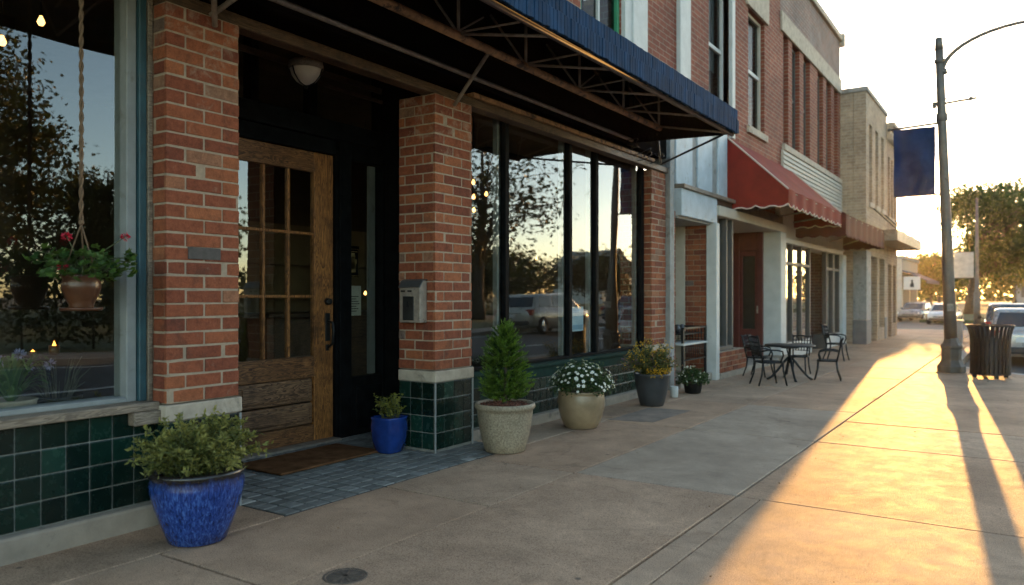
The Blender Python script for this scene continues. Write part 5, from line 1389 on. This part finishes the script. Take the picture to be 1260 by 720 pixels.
make_car('white car coming down the sunlit street beyond the far corner', (-3.3,43.4,-.13), math.radians(176), car_paint('white_paint', (.42,.42,.41)), .68, False)
make_car('mid grey car farthest off, near the blue awning', (-4.95,47.5,-.13), math.radians(170), car_paint('mid_grey_paint', (.14,.145,.15)), .70, False)
make_car('pale beige estate car across the street, seen only in the cafe windows', (6.6,24.5,-.13), math.radians(4), car_paint('beige_paint', (.45,.41,.34)), .95)
make_car('dark blue car across the street, seen only in the cafe windows', (6.6,33.0,-.13), math.radians(2), car_paint('dark_blue_paint', (.03,.045,.09)), .95, False)

# ------------------------------------------------------------------ trees
def make_tree(name, label, loc, H, crown_c, crown_r, nlimb, nleaf, leafL, leafm, seed, trunk_r=.2, group=None, gap=.55, fork=.28):
    """trunk with limbs; leaf clumps round the limb ends, crown radii (rx,ry,rz) about crown_c"""
    t = thing(name, label, 'tree', loc, 0, group)
    R = random.Random(seed); rng = np.random.default_rng(seed)
    L = Vector(loc); cc = L+Vector(crown_c); rx, ry, rz_ = crown_r
    u = MB(); pts = []; zf = H*fork
    for i in range(9):
        q = i/8; pts.append(L+Vector((R.uniform(-.05,.05)*H*.1*q+crown_c[0]*q*q, R.uniform(-.05,.05)*H*.1*q+crown_c[1]*q*q, H*.92*q)))
    u.tube(pts, [trunk_r*(1.35 if i==0 else 1)*(1-.9*(i/8)**.9) + .012 for i in range(9)], 10)
    cent = []
    for k in range(nlimb):
        q = R.uniform(fork, .95); i = int(q*8); p0 = pts[i].lerp(pts[min(8,i+1)], q*8-i)
        th = R.uniform(0,2*PI); cz = R.uniform(-.85,1.0); ch_ = math.sqrt(max(0,1-cz*cz)); rr = R.uniform(.6,1.08)
        e = cc+Vector((rx*rr*ch_*math.cos(th), ry*rr*ch_*math.sin(th), rz_*rr*cz))
        if e.z < p0.z-.5: p0 = pts[max(2,int(fork*8))]
        mid = p0.lerp(e,.5)+Vector((R.uniform(-.1,.1)*rx, R.uniform(-.1,.1)*rx, R.uniform(0,.15)*rz_))
        r0 = trunk_r*.38*(1-q*.6); u.tube([p0,p0.lerp(mid,.5)+Vector((0,0,.04*rz_)),mid,mid.lerp(e,.5),e], [r0,r0*.75,r0*.5,r0*.3,.01], 6)
        for s_ in (.55,.75,.9,1.0):
            c = p0.lerp(mid,s_*2) if s_<.5 else mid.lerp(e,s_*2-1)
            if R.random() < gap+.3*s_: cent.append((c, .10+.15*R.random(), R.random()))
        for b in range(3):
            s_ = R.uniform(.45,.95); a0 = mid.lerp(e, s_*2-1) if s_>.5 else mid
            d = Vector((R.gauss(0,1),R.gauss(0,1),R.gauss(.1,.6))).normalized()*rx*R.uniform(.15,.36); u.tube([a0,a0+d*.5+Vector((0,0,.03)),a0+d],[r0*.3,r0*.2,.006],5)
            cent.append((a0+d, .09+.13*R.random(), R.random()))
    u.build('trunk', M['bark'], t, uv=False)
    per = max(4, nleaf//len(cent)); C = []; T = []
    for c, sp, tn in cent:
        n = int(per*R.uniform(.5,1.5)); g_ = rng.normal(size=(n,3))*np.array([sp*rx,sp*rx,sp*rx*.6])
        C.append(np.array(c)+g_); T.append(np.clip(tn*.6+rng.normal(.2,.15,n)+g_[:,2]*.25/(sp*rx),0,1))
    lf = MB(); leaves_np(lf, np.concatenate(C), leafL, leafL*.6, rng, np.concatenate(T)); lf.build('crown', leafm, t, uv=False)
    return t
LF1 = m_leaf('street_tree_leaf', (.016,.034,.006), (.070,.105,.018), .4)
LF2 = m_leaf('oak_leaf', (.018,.026,.009), (.065,.07,.022), .35)
LF3 = m_leaf('pine_needle', (.014,.022,.009), (.055,.06,.022), .25)
LF4 = m_leaf('far_leaf', (.06,.07,.012), (.17,.15,.03), .5)
make_tree('street_tree', 'broad green street tree beyond the lamp post, the nearest tree down the street', (-3.1,60,0), 9.6, (2.4,0,6.0), (3.7,3.6,3.6), 60, 26000, .24, LF1, 5, .30, gap=.35)
make_tree('street_tree', 'smaller yellow green tree left behind the broad street tree', (-7.5,92,0), 6.2, (0,0,4.2), (3.4,3,2.1), 26, 6000, .3, LF4, 8, .22)
make_tree('street_tree', 'tall hazy tree behind the parked cars at the end of the street', (3.5,95,0), 10, (0,0,6.0), (5,4,3.8), 34, 9000, .34, LF1, 9, .3)
make_tree('street_tree', 'low golden tree low down behind the far cars', (-10.2,110,0), 5.6, (0,0,3.6), (3.6,3,2.0), 24, 5000, .32, LF4, 10, .2)
make_tree('street_tree', 'golden tree between the banner pole and the parked cars, far off', (-1.2,120,0), 7.4, (0,0,4.6), (4.6,4,2.8), 28, 7000, .36, LF4, 12, .25)
make_tree('street_tree', 'short leafy tree just left of the broad street tree, behind the lamp post', (-6.0,66,0), 4.6, (.4,0,3.1), (2.4,2.2,1.5), 26, 6000, .24, LF1, 14, .16, gap=.35)
tl = MB(); rng = np.random.default_rng(77); Cs = []; Ts = []
for k in range(90):
    x = -34+k*.75+RND.uniform(-.6,.6); y = RND.uniform(165,190); h_ = RND.uniform(5.5,9.0); n = 190
    g_ = rng.normal(size=(n,3))*np.array([1.3,1.3,1.0]); g_[:,2] = rng.uniform(.2,h_,n); g_[:,:2] *= np.sqrt(np.clip(1.15-(g_[:,2:3]/h_-.45)**2*2.2,.05,1))
    Cs.append(np.array([x,y,0])+g_); Ts.append(np.clip(RND.random()*.5+rng.normal(.25,.15,n),0,1))
leaves_np(tl, np.concatenate(Cs), .8, .55, rng, np.concatenate(Ts)); o = tl.build('treeline', LF1, None, uv=False); o['kind'] = 'stuff'
g2 = 'garden trees across the street'
make_tree('pine_tree', 'large open pine whose boughs fill the middle cafe window reflection', (15.8,33.0,0), 11.0, (0,0,6.8), (4.6,4.2,4.2), 36, 3400, .27, LF3, 21, .28, g2, .15, .25)
make_tree('pine_tree', 'second open pine reflected to the far side of the wide cafe panes', (26,66,0), 5.6, (0,0,3.3), (4.6,4.2,2.0), 40, 5000, .42, LF3, 22, .3, g2, .1, .2)
make_tree('garden_tree', 'tall dark tree reflected at the outer edge of the near window', (24.5,13.0,0), 12.0, (0,0,7.0), (3.4,3.4,4.8), 46, 11000, .27, LF2, 23, .3, g2, .15, .18)
make_tree('garden_tree', 'rounded dark tree reflected in the middle of the near window', (27,19.5,0), 7.6, (0,0,4.4), (3.2,3.2,3.0), 40, 11000, .26, LF2, 24, .26, g2, .2, .16)
make_tree('garden_tree', 'dark tree reflected beside the pale jamb of the near window', (25.5,21.8,0), 6.6, (0,0,3.8), (3.2,3.2,2.7), 40, 11000, .26, LF2, 25, .26, g2, .2, .16)
make_tree('garden_tree', 'low dark tree behind the white house across the street', (34,62,0), 5.4, (0,0,3.0), (5.5,5,2.1), 40, 6000, .40, LF2, 26, .3, g2, .3, .14)
make_tree('garden_tree', 'low dark tree between the pine and the house across the street', (29,50,0), 5.6, (0,0,3.1), (5.0,5,2.2), 40, 6000, .38, LF2, 27, .3, g2, .3, .14)
make_tree('garden_tree', 'broad dark tree far back across the street', (38,29,0), 7.5, (0,0,4.0), (6,6,3.2), 40, 7000, .40, LF2, 28, .3, g2, .3, .12)
make_tree('garden_tree', 'dark tree nearest the cafe across the street', (22,3.0,0), 7.5, (0,0,4.3), (4,4,3.2), 36, 6000, .32, LF2, 29, .3, g2, .3, .12)
make_tree('garden_tree', 'broad dark tree beyond the reflected house', (62,122,0), 7.5, (0,0,4.0), (9,8,3.0), 40, 6000, .5, LF2, 30, .3, g2, .3, .12)

hg = MB(); rng = np.random.default_rng(44); n = 15000
Cc = np.stack([rng.normal(10.6,.32,n), rng.uniform(-9,22,n), rng.uniform(.02,1.0,n)**.7*1.75], 1); Cc[:,2] *= 1+.12*np.sin(Cc[:,1]*1.7)
leaves_np(hg, Cc, .17, .11, rng, rng.uniform(0,.8,n)); th_ = thing('hedge', 'dark clipped hedge across the street, seen in the near window', 'hedge', (10.6,6,0)); hg.build('foliage', LF2, th_, uv=False)
hs_ = MB()
for k in range(40): hs_.tube([(10.6+RND.uniform(-.1,.1),-8.8+k*.78,0),(10.6+RND.uniform(-.2,.2),-8.8+k*.78,1.3)], [.03,.01], 5)
hs_.build('stems', M['bark'], th_, uv=False)
# ------------------------------------------------------------------ far buildings
def house(name, label, x0, x1, y0, y1, h, rh, wallm, roofm, wins, porch=None):
    t = thing(name, label, 'house', ((x0+x1)/2,(y0+y1)/2,0))
    u = MB(); u.box(x0,x1,y0,y1,0,h); u.prism([(y0,h),(y1,h),((y0+y1)/2,h+rh)], 'x', x0+.02, x1-.02); u.build('wall', wallm, t)
    u = MB(); ym = (y0+y1)/2
    for a, b in ((y0-.4,ym),(y1+.4,ym)):
        za = h-.4*rh/((y1-y0)/2); u.prism([(a,za),(b,h+rh),(b,h+rh+.18),(a,za+.18)] if a<b else [(b,h+rh),(a,za),(a,za+.18),(b,h+rh+.18)], 'x', x0-.4, x1+.4)
    u.build('roof', roofm, t)
    for fx, a, b, c, d in wins:
        u = MB(); u.box(fx-.06,fx+.02,a-.1,b+.1,c-.1,d+.1); w_ = u.build('window', M['whitepaint'], t); u = MB(); u.box(fx-.075,fx-.062,a,b,c,d); u.build('pane', M['sash'], w_)
    return t
hs = house('white_house', 'white gabled house with porch across the street, seen in the cafe windows', 38, 46, 92, 101, 5.0, 2.6, M['whitepaint'], M['greyboard'],
    [(38,93,94.2,1,2.6),(38,98.6,99.8,1,2.6),(38,93,94.2,3.2,4.6),(38,98.6,99.8,3.2,4.6)])
u = MB(); u.box(36.2,38,92.4,100.6,2.7,2.9); u.box(36.2,38,92.4,100.6,0,.35); u.build('porch_roof', M['greyboard'], hs)
for y in (92.7,95.2,97.8,100.3):
    u = MB(); u.box(36.35,36.5,y-.08,y+.08,.35,2.7); u.build('porch_post', M['whitepaint'], hs)
far = thing('far_shop', 'small pale shop with a blue awning beyond the far corner', 'shop', (-9,52,0))
u = MB(); u.box(-13,-6.0,50,58,0,3.4); u.build('wall', M['cream'], far); u = MB(); u.box(-13.1,-5.9,49.9,58.1,3.402,3.6); u.build('coping', M['greyboard'], far)
u = MB(); u.box(-6.06,-5.98,50.6,53.4,.5,2.2); u.box(-6.06,-5.98,54,57.4,.5,2.2); u.build('shop_window', M['sash'], far)
u = MB(); u.prism([(-5.98,2.75),(-4.7,2.15),(-4.7,1.98),(-4.74,1.98),(-4.74,2.12),(-5.98,2.68)], 'y', 50.2, 57.6); tag(u.build('shop_awning', pm('navy_canvas', (.03,.055,.12), .85), None), 'dark blue awning on the small pale shop beyond the corner', 'awning')
t = thing('far_building', 'grey two storey building closing the street behind the parked cars', 'building', (8,150,0))
u = MB(); u.box(-1.5,24,150,162,0,8.4); u.build('wall', M['greyboard'], t); u = MB(); u.box(-1.8,24.3,149.7,162.3,8.402,8.8); u.build('cornice', M['stone'], t)
for i in range(8):
    for z in (1,4.8):
        u = MB(); u.box(-.6+i*3,1+i*3,149.9,149.99,z,z+2.2); u.build('window', M['sash'], t)

hz = MB(); hz.box(-75, 75, -70, 175, -1.3, 14.5)
m_, nt_, out_ = nodes('evening_air'); pv_ = N(nt_, 'ShaderNodeVolumePrincipled', inp={'Color': (1.0,.93,.82,1), 'Density': .00016, 'Anisotropy': .8})
nt_.links.new(pv_.outputs[0], out_.inputs['Volume'])
ho = hz.build('haze', m_); ho['kind'] = 'stuff'
# ------------------------------------------------------------------ camera and light
cam = bpy.data.cameras.new('camera'); co = bpy.data.objects.new('camera', cam); COL.objects.link(co)
co.location = (0,0,1.25); co.rotation_euler = (math.radians(90),0,math.radians(33.63))
cam.sensor_width = 36; cam.lens = 950/1260*36; cam.shift_y = 4/1260; cam.clip_end = 2000; cam.clip_start = .05
cam.dof.use_dof = True; cam.dof.focus_distance = 5.6; cam.dof.aperture_fstop = 1.8
SC.camera = co
EL, AZ = 5.4, 5.4           # sun height; degrees to the left of the street axis
w = bpy.data.worlds.new('World'); SC.world = w; w.use_nodes = True
nt = w.node_tree; bg = nt.nodes['Background']
sky = nt.nodes.new('ShaderNodeTexSky'); sky.sky_type = 'NISHITA'; sky.sun_disc = False
sky.sun_elevation = math.radians(EL); sky.sun_rotation = math.radians(-AZ); sky.altitude = 100; sky.air_density = .7; sky.dust_density = .45; sky.ozone_density = 1.5
nt.links.new(mixc(nt, 1.0, sky.outputs[0], (1.0,.845,.665), 'MULTIPLY'), bg.inputs[0]); bg.inputs[1].default_value = .085
sl_ = bpy.data.lights.new('sun', 'SUN'); sl_.energy = 2.0; sl_.angle = math.radians(.3); sl_.color = (.50,.250,.066)
so = bpy.data.objects.new('sun', sl_); COL.objects.link(so)
d = Vector((-math.sin(math.radians(AZ))*math.cos(math.radians(EL)), math.cos(math.radians(AZ))*math.cos(math.radians(EL)), math.sin(math.radians(EL))))
so.rotation_euler = d.to_track_quat('Z','Y').to_euler(); so.location = (-8,40,12)
vs_ = SC.view_settings; vs_.view_transform = 'Standard'; vs_.look = 'None'; vs_.exposure = 3.95; vs_.gamma = 1; vs_.use_curve_mapping = False
SC.cycles.use_denoising = True; SC.cycles.max_bounces = 10; SC.cycles.transparent_max_bounces = 16; SC.cycles.sample_clamp_indirect = 6
SC.render.resolution_x = 1024; SC.render.resolution_y = 585
